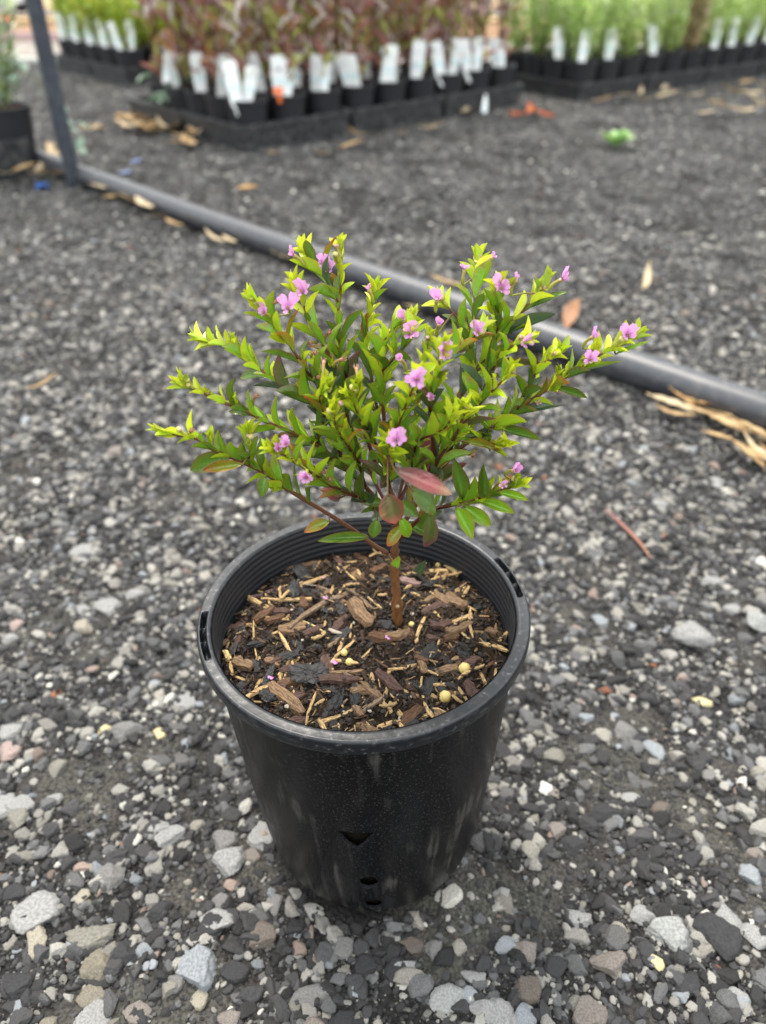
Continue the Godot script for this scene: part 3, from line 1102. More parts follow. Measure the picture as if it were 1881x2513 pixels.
func leaf_kind(t: float) -> String:
	var k := rng.randf()
	if t > 0.82:
		return "tip" if k < 0.5 else "lime" if k < 0.85 else "bright"
	if t > 0.5:
		return "lime" if k < 0.34 else "bright" if k < 0.72 else "mature" if k < 0.88 else "redtip"
	return "bright" if k < 0.4 else "mature" if k < 0.7 else "dull" if k < 0.86 else "redtip" if k < 0.94 else "purpletip"


func tuft(at: Vector3, along: Vector3, count: int, size: float, holder: Node) -> void:
	var turn := rng.randf() * TAU
	var side := along.cross(Vector3(0.2, 0.3, 0.9)).normalized()
	var other := along.cross(side)
	for k in count:
		var w := turn + k * 2.4
		var out := side * cos(w) + other * sin(w)
		var spread := lerpf(0.46, 0.08, float(k) / count)
		var d := (along + out * spread + Vector3(0, 0.28, 0)).normalized()
		var l := size * lerpf(1.0, 0.6, float(k) / count) * rnd(0.85, 1.15)
		leaf_job(at + along * 0.0012 * k, d, along - out * 0.35, l, l * rnd(0.25, 0.32), "tip" if rng.randf() < 0.5 else "lime", holder)


func branch(pts: Array, r0: float, r1: float, bare: float) -> void:
	var line := bezier_points(pts, pts.size() * 4)
	var n := line.size()
	var radii := []
	for k in n:
		radii.append(lerpf(r0, r1, float(k) / (n - 1)) * (1.0 + 0.06 * sin(k * 1.7)))
	var s := Shape.new()
	var young := Color(0.12, 0.012, 0.016)
	var old := Color(0.13, 0.055, 0.03) if r0 > 0.00135 else Color(0.075, 0.012, 0.014)
	s.tube(line, radii, 7, old, young.lerp(Color(0.2, 0.22, 0.04), 0.25))
	var holder := part("branch", s.mesh(mats.stem), plant)
	branch_curves.append([line, holder])
	var lengths := [0.0]
	for k in range(1, n):
		lengths.append(lengths[k - 1] + (line[k] - line[k - 1]).length())
	var total: float = lengths[n - 1]
	var at_s := total * bare
	var turn := rng.randf() * TAU
	while at_s < total - 0.002:
		var k := 1
		while k < n - 1 and lengths[k] < at_s:
			k += 1
		var u: float = (at_s - lengths[k - 1]) / maxf(1e-6, lengths[k] - lengths[k - 1])
		var here: Vector3 = line[k - 1].lerp(line[k], u)
		var along: Vector3 = (line[k] - line[k - 1]).normalized()
		var t := at_s / total
		var side := along.cross(Vector3(0.2, 0.3, 0.9)).normalized()
		var other := along.cross(side)
		for e in [0.0, PI]:
			if rng.randf() < 0.05:
				continue
			var w: float = turn + e + rnd(-0.35, 0.35)
			var out := side * cos(w) + other * sin(w)
			var d := (along * rnd(0.75, 1.15) + out * lerpf(1.0, 0.62, t) + Vector3(0, rnd(0.15, 0.65), 0)).normalized()
			var l := lerpf(0.0195, 0.0135, smoothstep(0.55, 1.0, t)) * rnd(0.62, 1.15)
			leaf_job(here + out * radii[k] * 0.7, d, along * 0.8 - out * 0.35 + Vector3(0, 0.35, 0), l, l * rnd(0.2, 0.265), leaf_kind(t), holder)
			if rng.randf() < 0.13 and t > 0.35:
				tuft(here + out * radii[k], (along + out * 0.9 + Vector3(0, 0.3, 0)).normalized(), 3 + rng.randi() % 2, rnd(0.0075, 0.0115), holder)
		turn += PI / 2 + rnd(-0.2, 0.2)
		at_s += lerpf(0.0072, 0.0052, t) * rnd(0.85, 1.15)
	var tip: Vector3 = (line[n - 1] - line[n - 3]).normalized()
	tuft(line[n - 1] - tip * 0.003, tip, 5, rnd(0.012, 0.0155), holder)
	# green flower buds among the topmost leaves
	for k in 2 + rng.randi() % 2:
		var out := Vector3(rnd(-1, 1), rnd(-0.2, 1), rnd(-1, 1)).normalized()
		var d := (tip + out * 0.8 + Vector3(0, 0.3, 0)).normalized()
		var l := rnd(0.0045, 0.0075)
		var bud := part("flower_bud", bud_meshes[rng.randi() % bud_meshes.size()], plant)
		var x := d.cross(Vector3(0.1, 0.2, 0.95)).normalized()
		bud.transform = Transform3D(Basis(x * l, x.cross(-d) * l, d * l), line[maxi(0, n - 2 - k)] + d * l)


func nearest_branch(at: Vector3) -> Array:
	var best := [null, Vector3.ZERO]
	var far := 1e9
	for b in branch_curves:
		for q in b[0]:
			var d: float = at.distance_squared_to(q)
			if d < far:
				far = d
				best = [b[1], q]
	return best


func big_leaf(from: Vector3, to: Vector3, wide: float, key: String) -> void:
	var along := to - from
	var k: String = "yellowtip" if key == "yellowtip" else key
	var holder: Node = nearest_branch(from)[0]
	leaf_job(from, along, Vector3(rnd(-0.2, 0.2), 0.75, 0.75), along.length(), wide * 1.08, k, holder)
	leaf_jobs[leaf_jobs.size() - 1][3] += 1.0
	# its stalk runs on to the nearest branch
	var q: Vector3 = nearest_branch(from)[1]
	if q.distance_to(from) > 0.002:
		var s := Shape.new()
		s.tube(bezier_points([q, (q + from) / 2.0 + Vector3(0, 0.001, 0), from, from + along * 0.08], 6), [0.0006, 0.00055, 0.0005, 0.0005, 0.0005, 0.0005, 0.0004], 5, Color(0.13, 0.04, 0.03), Color(0.12, 0.12, 0.03))
		part("leaf_stalk", s.mesh(mats.stem), holder)


func petal_shape(k: int) -> Shape:
	var s := Shape.new()
	var deep := Color(0.5, 0.1, 0.46)
	var pale := Color(0.83, 0.43, 0.76)
	for r in 5:
		var t := r / 4.0
		var w := lerpf(0.09, 0.42, pow(t, 0.7)) * (0.8 if r == 4 else 1.0)
		for j in 5:
			var q := (j - 2) / 2.0
			var y := t - 0.10 * q * q * t + 0.05 * sin(q * 5.0 + k * 2.0) * t
			s.p(Vector3(q * w, y, 0.16 * sin(q * 4.5 + t * 5.0 + k * 1.7) * t + 0.24 * t * t), deep.lerp(pale, smoothstep(0.0, 0.5, t)) * (1.0 - 0.08 * absf(q)))
	s.grid(0, 5, 5)
	return s


func make_petals() -> void:
	for k in 3:
		bud_meshes.append(calyx_mesh(1.0, 0.15 + 0.02 * k, [Color(0.36, 0.44, 0.03), Color(0.42, 0.45, 0.05), Color(0.3, 0.36, 0.03)][k], [Color(0.45, 0.42, 0.1), Color(0.5, 0.3, 0.25), Color(0.5, 0.45, 0.15)][k]))
	for k in 3:
		petal_meshes.append(petal_shape(k).mesh(mats.petal))
	var s := Shape.new()
	for k in 6:
		var w := TAU * k / 6.0
		var out := Vector3(cos(w) * 0.11, sin(w) * 0.11, 0.0)
		s.tube([out * 0.3, out * 0.8 + Vector3(0, 0, 0.18), out + Vector3(0, 0, 0.3)], [0.022, 0.02, 0.04], 4, Color(0.5, 0.2, 0.4), Color(0.6, 0.5, 0.2))
	petal_meshes.append(s.mesh(mats.petal))


func calyx_mesh(long_: float, r: float, green: Color, mouth: Color) -> ArrayMesh:
	var s := Shape.new()
	var line := []
	var radii := []
	for k in 7:
		var t := k / 6.0
		line.append(Vector3(0.0, 0.0, -long_ * (1.0 - t)) + Vector3(0, 0.12 * long_ * sin(t * PI), 0))
		radii.append(r * [0.35, 0.95, 1.05, 0.9, 0.85, 1.0, 1.3][k])
	s.tube(line, radii, 8, green, mouth, true)
	return s.mesh(mats.leaf)


func flower(at: Vector3, size: float, kind: int) -> void:
	at += Vector3(0.0, 0.0015, 0.0045)
	var near := nearest_branch(at)
	var root: Vector3 = near[1]
	var o := Node3D.new()
	var n: int = used_names.get("plant_flower", 0)
	used_names["plant_flower"] = n + 1
	o.name = "flower" if n == 0 else "flower_%03d" % n
	plant.add_child(o, true)
	var outward := at - Vector3(0.018, 0.3, -0.014)
	outward.y *= 0.4
	var face: Vector3
	if kind == 0:
		face = Vector3(rnd(-0.35, 0.35), 0.35, 0.9) + outward.normalized() * 0.35
	else:
		face = Vector3(0, 0.45, 0.25) + outward.normalized() * 0.9
	face = face.normalized()
	var back := root - at
	var tube_len := clampf(back.length(), 0.0045, 0.0085)
	if back.length() > 0.003:
		face = (face - back.normalized() * 0.45).normalized()
	var up := Vector3.UP.slerp(Vector3.RIGHT, 0.0)
	var x := up.cross(face).normalized()
	var y := face.cross(x)
	o.transform = Transform3D(Basis(x, y, face), at)
	part("calyx", calyx_mesh(tube_len, 0.00095, Color(0.32, 0.4, 0.03), Color(0.42, 0.3, 0.1)), o)
	if root.distance_to(at) > tube_len + 0.001:
		var end := at - face * tube_len
		var s := Shape.new()
		var inv := o.transform.affine_inverse()
		s.tube([inv * root, inv * ((root + end) / 2.0 + Vector3(0, 0.0008, 0)), Vector3(0, 0, -tube_len)], [0.0005, 0.00045, 0.0005], 5, Color(0.13, 0.05, 0.03), Color(0.28, 0.3, 0.04))
		part("flower_stalk", s.mesh(mats.stem), o)
	var spots := [[0.45, 1.2], [-0.45, 1.2], [1.5, 0.82], [-1.5, 0.82], [2.5, 0.7], [-2.5, 0.7]]
	if rng.randf() < 0.5:
		spots = [[0.5, 1.2], [-0.5, 1.25], [1.75, 0.7], [-1.7, 0.75], [2.7, 0.55]]
	if kind == 1:
		spots = [[0.35, 1.1], [-0.4, 1.1], [1.3, 0.85], [-1.2, 0.8], [2.3, 0.6], [-2.4, 0.65]]
	for k in spots.size():
		var sp = spots[k]
		if kind == 2 and k > 3:
			continue
		var tilt := rnd(0.1, 0.75) if kind == 0 else rnd(0.5, 1.0)
		var b := Basis(Vector3(0, 0, 1), sp[0] + rnd(-0.12, 0.12)) * Basis(Vector3(1, 0, 0), tilt)
		var pt := part("petal", petal_meshes[k % 3], o)
		pt.transform = Transform3D(b.scaled(Vector3.ONE * size * 0.5 * sp[1] * rnd(0.75, 1.1)), b * Vector3(0, 0.0005, 0.0))
	if size > 0.007:
		var st := part("stamens", petal_meshes[3], o)
		st.scale = Vector3.ONE * size * 0.5


func spent_bud(at: Vector3) -> void:
	var near := nearest_branch(at)
	var root: Vector3 = near[1]
	var o := Node3D.new()
	var n: int = used_names.get("plant_bud", 0)
	used_names["plant_bud"] = n + 1
	o.name = "spent_bud" if n == 0 else "spent_bud_%03d" % n
	plant.add_child(o, true)
	var face := (at - root + Vector3(rnd(-0.004, 0.004), 0.006, 0.004)).normalized()
	var x := Vector3.UP.cross(face).normalized()
	o.transform = Transform3D(Basis(x, face.cross(x), face), at)
	var l := clampf(at.distance_to(root), 0.004, 0.009)
	part("calyx", calyx_mesh(l, 0.0009, Color(0.3, 0.33, 0.04), Color(0.42, 0.2, 0.12)), o)
	var s := Shape.new()
	for k in 7:
		var w := TAU * k / 7.0
		s.tube([Vector3(cos(w), sin(w), 0) * 0.0009, Vector3(cos(w), sin(w), 0) * 0.0014 + Vector3(0, 0, rnd(0.0012, 0.0022))], [0.0003, 0.0001], 4, Color(0.45, 0.2, 0.16), Color(0.5, 0.35, 0.25))
	part("dry_fringe", s.mesh(mats.petal), o)


func build_plant() -> void:
	plant = thing("flowering_shrub", "small lime green shrub with tiny mauve flowers growing in the black pot", "shrub")
	var s := Shape.new()
	var trunk := bezier_points([Vector3(0.0213, 0.180, -0.0137), Vector3(0.0208, 0.2, -0.0137), Vector3(0.0200, 0.222, -0.0135), Vector3(0.0185, 0.243, -0.0137), Vector3(0.0190, 0.262, -0.0142), Vector3(0.0185, 0.283, -0.0145)], 30)
	var radii := []
	for k in 31:
		var t := k / 30.0
		radii.append(lerpf(0.0035, 0.0018, t) * (1.0 + 0.09 * sin(k * 2.1) + 0.07 * sin(k * 0.9 + 1.0)) + (0.0008 if k in [9, 10, 17, 18] else 0.0))
	s.tube(trunk, radii, 14, Color(0.17, 0.075, 0.026), Color(0.15, 0.07, 0.03))
	for k in s.v.size():
		var q := s.v[k]
		s.v[k] += Vector3(sin(q.y * 900.0 + q.x * 2000.0), 0, cos(q.y * 700.0 + q.z * 2500.0)) * 0.00042
		s.c[k] = s.c[k] * (0.75 + 0.5 * absf(bumps.get_noise_3d(q.x * 80.0, q.y * 25.0, q.z * 80.0) * 2.0))
	part("trunk", s.mesh(mats.stem), plant)
	# a cut stub and strips of loose bark on the trunk
	s = Shape.new()
	s.tube([Vector3(0.0205, 0.213, -0.012), Vector3(0.0208, 0.216, -0.0085), Vector3(0.0209, 0.217, -0.0078)], [0.0017, 0.0014, 0.0009], 8, Color(0.19, 0.1, 0.045), Color(0.34, 0.24, 0.12))
	part("trunk_stub", s.mesh(mats.stem), plant)
	branch([Vector3(0.0145, 0.2542, -0.0137), Vector3(0.0041, 0.2642, -0.0112), Vector3(-0.0074, 0.2774, -0.0082), Vector3(-0.0195, 0.2899, -0.0050), Vector3(-0.0396, 0.3097, 0.0006), Vector3(-0.0502, 0.3220, 0.0038), Vector3(-0.0618, 0.3319, 0.0072), Vector3(-0.0740, 0.3408, 0.0107), Vector3(-0.0805, 0.3487, 0.0131), Vector3(-0.0922, 0.3535, 0.0163)], 0.00150, 0.00070, 0.42)
	branch([Vector3(-0.0494, 0.3249, 0.0083), Vector3(-0.0546, 0.3291, 0.0077), Vector3(-0.0567, 0.3379, 0.0070), Vector3(-0.0569, 0.3466, 0.0063)], 0.00070, 0.00050, 0.10)
	branch([Vector3(0.0176, 0.2799, -0.0137), Vector3(0.0019, 0.3032, -0.0117), Vector3(-0.0107, 0.3189, -0.0101), Vector3(-0.0238, 0.3328, -0.0085), Vector3(-0.0387, 0.3425, -0.0069), Vector3(-0.0466, 0.3466, -0.0061), Vector3(-0.0572, 0.3538, -0.0049), Vector3(-0.0699, 0.3609, -0.0034), Vector3(-0.0807, 0.3678, -0.0022), Vector3(-0.0847, 0.3701, -0.0017)], 0.00140, 0.00060, 0.25)
	branch([Vector3(-0.0100, 0.3192, -0.0097), Vector3(-0.0150, 0.3393, -0.0144), Vector3(-0.0236, 0.3498, -0.0176), Vector3(-0.0333, 0.3558, -0.0204), Vector3(-0.0441, 0.3623, -0.0234), Vector3(-0.0553, 0.3690, -0.0267), Vector3(-0.0609, 0.3744, -0.0286), Vector3(-0.0690, 0.3786, -0.0308), Vector3(-0.0811, 0.3802, -0.0337)], 0.00120, 0.00060, 0.15)
	branch([Vector3(-0.0154, 0.3362, -0.0197), Vector3(-0.0219, 0.3590, -0.0214), Vector3(-0.0271, 0.3674, -0.0222), Vector3(-0.0337, 0.3787, -0.0233), Vector3(-0.0398, 0.3886, -0.0242), Vector3(-0.0461, 0.3980, -0.0252), Vector3(-0.0502, 0.4024, -0.0257)], 0.00100, 0.00050, 0.10)
	branch([Vector3(-0.0058, 0.3236, -0.0237), Vector3(-0.0098, 0.3519, -0.0300), Vector3(-0.0168, 0.3713, -0.0348), Vector3(-0.0208, 0.3786, -0.0367), Vector3(-0.0264, 0.3864, -0.0391), Vector3(-0.0294, 0.3967, -0.0417), Vector3(-0.0327, 0.4038, -0.0437)], 0.00100, 0.00050, 0.10)
	branch([Vector3(0.0083, 0.3084, -0.0237), Vector3(-0.0031, 0.3413, -0.0339), Vector3(-0.0092, 0.3631, -0.0407), Vector3(-0.0115, 0.3728, -0.0439), Vector3(-0.0119, 0.3949, -0.0509), Vector3(-0.0110, 0.4038, -0.0539), Vector3(-0.0102, 0.4181, -0.0587)], 0.00120, 0.00050, 0.12)
	branch([Vector3(-0.0116, 0.3969, -0.0457), Vector3(-0.0188, 0.4087, -0.0499), Vector3(-0.0265, 0.4180, -0.0537)], 0.00070, 0.00050, 0.05)
	branch([Vector3(0.0122, 0.3206, -0.0287), Vector3(0.0045, 0.3555, -0.0507), Vector3(0.0019, 0.3718, -0.0609), Vector3(0.0053, 0.3848, -0.0693), Vector3(0.0071, 0.3917, -0.0737)], 0.00100, 0.00050, 0.20)
	branch([Vector3(0.0161, 0.3056, -0.0137), Vector3(0.0117, 0.3474, -0.0226), Vector3(0.0115, 0.3774, -0.0295), Vector3(0.0165, 0.3874, -0.0322), Vector3(0.0212, 0.3911, -0.0337)], 0.00110, 0.00050, 0.25)
	branch([Vector3(0.0115, 0.3676, -0.0257), Vector3(0.0205, 0.3800, -0.0215), Vector3(0.0249, 0.3892, -0.0187)], 0.00070, 0.00050, 0.05)
	branch([Vector3(0.0162, 0.2865, -0.0137), Vector3(0.0146, 0.3277, -0.0008), Vector3(0.0197, 0.3565, 0.0095), Vector3(0.0247, 0.3756, 0.0173), Vector3(0.0269, 0.3851, 0.0213)], 0.00120, 0.00050, 0.25)
	branch([Vector3(0.0152, 0.3062, -0.0037), Vector3(0.0140, 0.3424, 0.0207), Vector3(0.0148, 0.3567, 0.0313)], 0.00080, 0.00050, 0.10)
	branch([Vector3(0.0171, 0.2766, -0.0137), Vector3(0.0096, 0.2902, -0.0077), Vector3(-0.0055, 0.3083, 0.0030), Vector3(-0.0172, 0.3210, 0.0115), Vector3(-0.0278, 0.3371, 0.0210), Vector3(-0.0344, 0.3472, 0.0272), Vector3(-0.0392, 0.3521, 0.0313)], 0.00110, 0.00060, 0.10)
	branch([Vector3(0.0190, 0.2664, -0.0137), Vector3(0.0320, 0.2915, -0.0158), Vector3(0.0445, 0.3122, -0.0177), Vector3(0.0579, 0.3276, -0.0195), Vector3(0.0720, 0.3369, -0.0210), Vector3(0.0840, 0.3464, -0.0224), Vector3(0.1033, 0.3604, -0.0246), Vector3(0.1166, 0.3700, -0.0262), Vector3(0.1262, 0.3768, -0.0273), Vector3(0.1388, 0.3831, -0.0287)], 0.00160, 0.00060, 0.32)
	branch([Vector3(0.0210, 0.2647, -0.0137), Vector3(0.0361, 0.2903, -0.0049), Vector3(0.0490, 0.2996, 0.0010), Vector3(0.0579, 0.3046, 0.0051), Vector3(0.0718, 0.3168, 0.0123), Vector3(0.0794, 0.3227, 0.0163)], 0.00130, 0.00060, 0.25)
	branch([Vector3(0.0317, 0.2958, -0.0097), Vector3(0.0410, 0.3286, -0.0002), Vector3(0.0478, 0.3445, 0.0051), Vector3(0.0511, 0.3583, 0.0096), Vector3(0.0518, 0.3637, 0.0113)], 0.00110, 0.00060, 0.15)
	branch([Vector3(0.0453, 0.3178, -0.0137), Vector3(0.0534, 0.3444, -0.0080), Vector3(0.0615, 0.3607, -0.0037), Vector3(0.0686, 0.3715, -0.0005), Vector3(0.0722, 0.3777, 0.0013)], 0.00100, 0.00050, 0.20)
	branch([Vector3(0.0344, 0.2993, -0.0137), Vector3(0.0427, 0.3285, -0.0205), Vector3(0.0509, 0.3477, -0.0256), Vector3(0.0609, 0.3647, -0.0305), Vector3(0.0688, 0.3763, -0.0341), Vector3(0.0762, 0.3875, -0.0376), Vector3(0.0855, 0.3950, -0.0407), Vector3(0.0922, 0.4038, -0.0437)], 0.00130, 0.00060, 0.20)
	branch([Vector3(0.0607, 0.3656, -0.0287), Vector3(0.0573, 0.3749, -0.0327), Vector3(0.0546, 0.3829, -0.0362), Vector3(0.0496, 0.3917, -0.0404), Vector3(0.0436, 0.3969, -0.0437)], 0.00080, 0.00050, 0.05)
	branch([Vector3(0.0574, 0.3744, -0.0337), Vector3(0.0594, 0.3854, -0.0445), Vector3(0.0600, 0.3913, -0.0503), Vector3(0.0618, 0.4040, -0.0626), Vector3(0.0629, 0.4104, -0.0687)], 0.00080, 0.00050, 0.05)
	branch([Vector3(0.0704, 0.3796, -0.0337), Vector3(0.0707, 0.3891, -0.0312), Vector3(0.0697, 0.4021, -0.0278), Vector3(0.0693, 0.4096, -0.0257)], 0.00070, 0.00050, 0.05)
	branch([Vector3(0.0627, 0.3576, -0.0137), Vector3(0.0664, 0.3744, -0.0115), Vector3(0.0728, 0.3866, -0.0096), Vector3(0.0778, 0.3902, -0.0087)], 0.00080, 0.00050, 0.10)
	branch([Vector3(0.0392, 0.3285, -0.0037), Vector3(0.0352, 0.3622, 0.0048), Vector3(0.0373, 0.3855, 0.0113), Vector3(0.0392, 0.3951, 0.0143)], 0.00100, 0.00050, 0.20)
	branch([Vector3(0.0381, 0.3806, 0.0013), Vector3(0.0488, 0.3856, -0.0091), Vector3(0.0548, 0.3884, -0.0149), Vector3(0.0585, 0.3907, -0.0187)], 0.00070, 0.00050, 0.10)
	branch([Vector3(0.0829, 0.3495, -0.0167), Vector3(0.0879, 0.3685, -0.0131), Vector3(0.0913, 0.3771, -0.0113), Vector3(0.0963, 0.3829, -0.0097)], 0.00070, 0.00050, 0.05)
	branch([Vector3(0.0272, 0.3136, -0.0017), Vector3(0.0285, 0.3446, 0.0112), Vector3(0.0401, 0.3584, 0.0212), Vector3(0.0438, 0.3677, 0.0263)], 0.00090, 0.00050, 0.20)
	branch([Vector3(0.0019, 0.3032, -0.0117), Vector3(-0.0024, 0.3296, 0.0004), Vector3(-0.0107, 0.3541, 0.0137), Vector3(-0.0116, 0.3686, 0.0213)], 0.00090, 0.00050, 0.20)
	branch([Vector3(-0.0239, 0.3320, -0.0097), Vector3(-0.0183, 0.3549, 0.0011), Vector3(-0.0196, 0.3685, 0.0079), Vector3(-0.0168, 0.3745, 0.0113)], 0.00070, 0.00050, 0.05)
	branch([Vector3(0.0173, 0.3150, -0.0087), Vector3(0.0051, 0.3455, 0.0036), Vector3(-0.0018, 0.3663, 0.0124), Vector3(-0.0011, 0.3758, 0.0163)], 0.00090, 0.00050, 0.20)
	branch([Vector3(0.0716, 0.3382, -0.0187), Vector3(0.0633, 0.3374, -0.0055), Vector3(0.0701, 0.3417, 0.0063)], 0.00070, 0.00050, 0.10)
	branch([Vector3(0.0191, 0.2691, -0.0237), Vector3(0.0318, 0.2820, -0.0390), Vector3(0.0375, 0.2988, -0.0541), Vector3(0.0417, 0.3093, -0.0637)], 0.00110, 0.00050, 0.20)
	branch([Vector3(0.0177, 0.2726, -0.0237), Vector3(0.0259, 0.3014, -0.0397), Vector3(0.0311, 0.3297, -0.0554), Vector3(0.0350, 0.3505, -0.0671), Vector3(0.0376, 0.3620, -0.0737)], 0.00110, 0.00050, 0.20)
	branch([Vector3(0.0163, 0.2759, -0.0237), Vector3(0.0040, 0.2958, -0.0382), Vector3(-0.0069, 0.3135, -0.0511), Vector3(-0.0178, 0.3312, -0.0640), Vector3(-0.0260, 0.3444, -0.0737)], 0.00110, 0.00050, 0.20)
	branch([Vector3(0.0191, 0.2759, -0.0237), Vector3(0.0314, 0.2998, -0.0422), Vector3(0.0480, 0.3208, -0.0603), Vector3(0.0621, 0.3353, -0.0737), Vector3(0.0764, 0.3426, -0.0837)], 0.00110, 0.00050, 0.20)
	big_leaf(Vector3(0.0171, 0.3426, 0.0313), Vector3(0.0484, 0.3307, 0.0353), 0.0094, "mauve")
	big_leaf(Vector3(0.0139, 0.3353, 0.0413), Vector3(0.0173, 0.3192, 0.0453), 0.0116, "redgreen")
	big_leaf(Vector3(0.0035, 0.2741, -0.0037), Vector3(-0.0266, 0.2756, 0.0003), 0.0063, "mature")
	big_leaf(Vector3(-0.0184, 0.2868, -0.0017), Vector3(-0.0330, 0.2830, 0.0023), 0.0062, "redtip")
	big_leaf(Vector3(0.0493, 0.3128, 0.0213), Vector3(0.0579, 0.2957, 0.0253), 0.0081, "bright")
	big_leaf(Vector3(0.0547, 0.3030, 0.0063), Vector3(0.0726, 0.2923, 0.0103), 0.0070, "bright")
	big_leaf(Vector3(0.0358, 0.3093, 0.0213), Vector3(0.0357, 0.2834, 0.0253), 0.0082, "purpletip")
	big_leaf(Vector3(0.0261, 0.3273, 0.0263), Vector3(0.0407, 0.3164, 0.0303), 0.0107, "mature")
	big_leaf(Vector3(0.0226, 0.2974, 0.0163), Vector3(0.0127, 0.2864, 0.0203), 0.0064, "redtip")
	big_leaf(Vector3(0.0619, 0.3070, 0.0063), Vector3(0.0847, 0.3019, 0.0103), 0.0060, "bright")
	big_leaf(Vector3(0.0712, 0.3187, 0.0163), Vector3(0.0879, 0.3177, 0.0203), 0.0043, "bright")
	big_leaf(Vector3(0.0647, 0.3158, 0.0163), Vector3(0.0622, 0.3402, 0.0203), 0.0063, "mature")
	big_leaf(Vector3(0.0550, 0.3041, 0.0013), Vector3(0.0495, 0.3304, 0.0053), 0.0071, "mature")
	big_leaf(Vector3(0.0209, 0.3063, 0.0213), Vector3(0.0263, 0.2941, 0.0253), 0.0063, "bright")
	big_leaf(Vector3(0.0190, 0.2535, -0.0017), Vector3(0.0207, 0.2644, 0.0023), 0.0046, "bright")
	big_leaf(Vector3(0.0327, 0.2489, -0.0017), Vector3(0.0367, 0.2620, 0.0023), 0.0049, "dull")
	big_leaf(Vector3(-0.0481, 0.3290, 0.0163), Vector3(-0.0507, 0.3180, 0.0203), 0.0066, "mature")
	big_leaf(Vector3(-0.0655, 0.3347, 0.0063), Vector3(-0.0902, 0.3285, 0.0103), 0.0086, "mature")
	big_leaf(Vector3(-0.0591, 0.3360, 0.0163), Vector3(-0.0800, 0.3355, 0.0203), 0.0051, "redtip")
	big_leaf(Vector3(0.0725, 0.3342, -0.0237), Vector3(0.0987, 0.3296, -0.0197), 0.0041, "mature")
	big_leaf(Vector3(0.1016, 0.3584, -0.0237), Vector3(0.1202, 0.3550, -0.0197), 0.0034, "mature")
	big_leaf(Vector3(0.0834, 0.3440, -0.0237), Vector3(0.1074, 0.3523, -0.0197), 0.0050, "dull")
	big_leaf(Vector3(0.1073, 0.3605, -0.0337), Vector3(0.1379, 0.3697, -0.0297), 0.0035, "bright")
	big_leaf(Vector3(0.1327, 0.3759, -0.0277), Vector3(0.1484, 0.3858, -0.0237), 0.0027, "bright")
	big_leaf(Vector3(0.0770, 0.3843, -0.0337), Vector3(0.0995, 0.3965, -0.0297), 0.0043, "dull")
	big_leaf(Vector3(0.0896, 0.3954, -0.0437), Vector3(0.1062, 0.4063, -0.0397), 0.0044, "mature")
	big_leaf(Vector3(0.0652, 0.3699, -0.0237), Vector3(0.0936, 0.3731, -0.0197), 0.0048, "purpletip")
	big_leaf(Vector3(0.0553, 0.3401, 0.0013), Vector3(0.0730, 0.3369, 0.0053), 0.0048, "redtip")
	big_leaf(Vector3(0.0398, 0.3009, 0.0063), Vector3(0.0312, 0.2882, 0.0103), 0.0075, "mature")
	big_leaf(Vector3(0.0175, 0.2865, -0.0137), Vector3(0.0043, 0.2829, -0.0097), 0.0069, "dull")
	big_leaf(Vector3(0.0122, 0.2969, -0.0037), Vector3(-0.0029, 0.3043, 0.0003), 0.0056, "mature")
	big_leaf(Vector3(0.0329, 0.2988, -0.0437), Vector3(0.0463, 0.3308, -0.0397), 0.0082, "mauve")
	big_leaf(Vector3(0.0395, 0.2923, -0.0337), Vector3(0.0600, 0.3077, -0.0297), 0.0082, "purpletip")
	big_leaf(Vector3(0.0317, 0.2922, -0.0437), Vector3(0.0539, 0.3109, -0.0397), 0.0094, "mauve")
	big_leaf(Vector3(-0.0120, 0.3015, -0.0037), Vector3(-0.0228, 0.3104, 0.0003), 0.0077, "mauve")
	big_leaf(Vector3(0.0260, 0.2691, -0.0237), Vector3(0.0426, 0.2618, -0.0197), 0.0066, "mature")
	big_leaf(Vector3(0.0084, 0.2947, 0.0063), Vector3(0.0066, 0.2834, 0.0103), 0.0066, "mature")
	big_leaf(Vector3(0.0197, 0.3055, 0.0063), Vector3(0.0309, 0.2992, 0.0103), 0.0075, "mature")
	big_leaf(Vector3(0.0790, 0.3213, 0.0163), Vector3(0.0795, 0.3352, 0.0203), 0.0053, "bright")
	leaf_jobs.sort_custom(func(a, b): return a[3] > b[3])
	var rest := Shape.new()
	var built := {}
	for k in leaf_jobs.size():
		var j = leaf_jobs[k]
		var key := "%s%d" % [j[1], j[2]]
		if k < 296:
			if not built.has(key):
				built[key] = leaf_meshes[j[1]][j[2]].mesh(mats.leaf)
			var o := part("leaf", built[key], j[4])
			o.transform = j[0]
		else:
			rest.add(leaf_meshes[j[1]][j[2]], j[0], Color.WHITE * rnd(0.85, 1.12))
	var o := part("small_leaves", rest.mesh(mats.leaf), plant)
	o.set_meta("kind", "stuff")
	flower(Vector3(-0.0339, 0.4187, -0.0537), 0.0089, 1)
	flower(Vector3(-0.0190, 0.4149, -0.0537), 0.0084, 0)
	flower(Vector3(-0.0161, 0.4122, -0.0517), 0.0095, 0)
	flower(Vector3(-0.0292, 0.4041, -0.0417), 0.0110, 0)
	flower(Vector3(-0.0352, 0.4019, -0.0257), 0.0115, 0)
	flower(Vector3(-0.0470, 0.3991, -0.0257), 0.0095, 1)
	flower(Vector3(0.0217, 0.3919, -0.0337), 0.0095, 1)
	flower(Vector3(0.0252, 0.3908, -0.0197), 0.0105, 0)
	flower(Vector3(0.0394, 0.3989, -0.0437), 0.0105, 1)
	flower(Vector3(0.0397, 0.3954, 0.0123), 0.0110, 0)
	flower(Vector3(0.0585, 0.3920, -0.0197), 0.0095, 0)
	flower(Vector3(0.0549, 0.4081, -0.0637), 0.0074, 1)
	flower(Vector3(0.0692, 0.4145, -0.0637), 0.0058, 1)
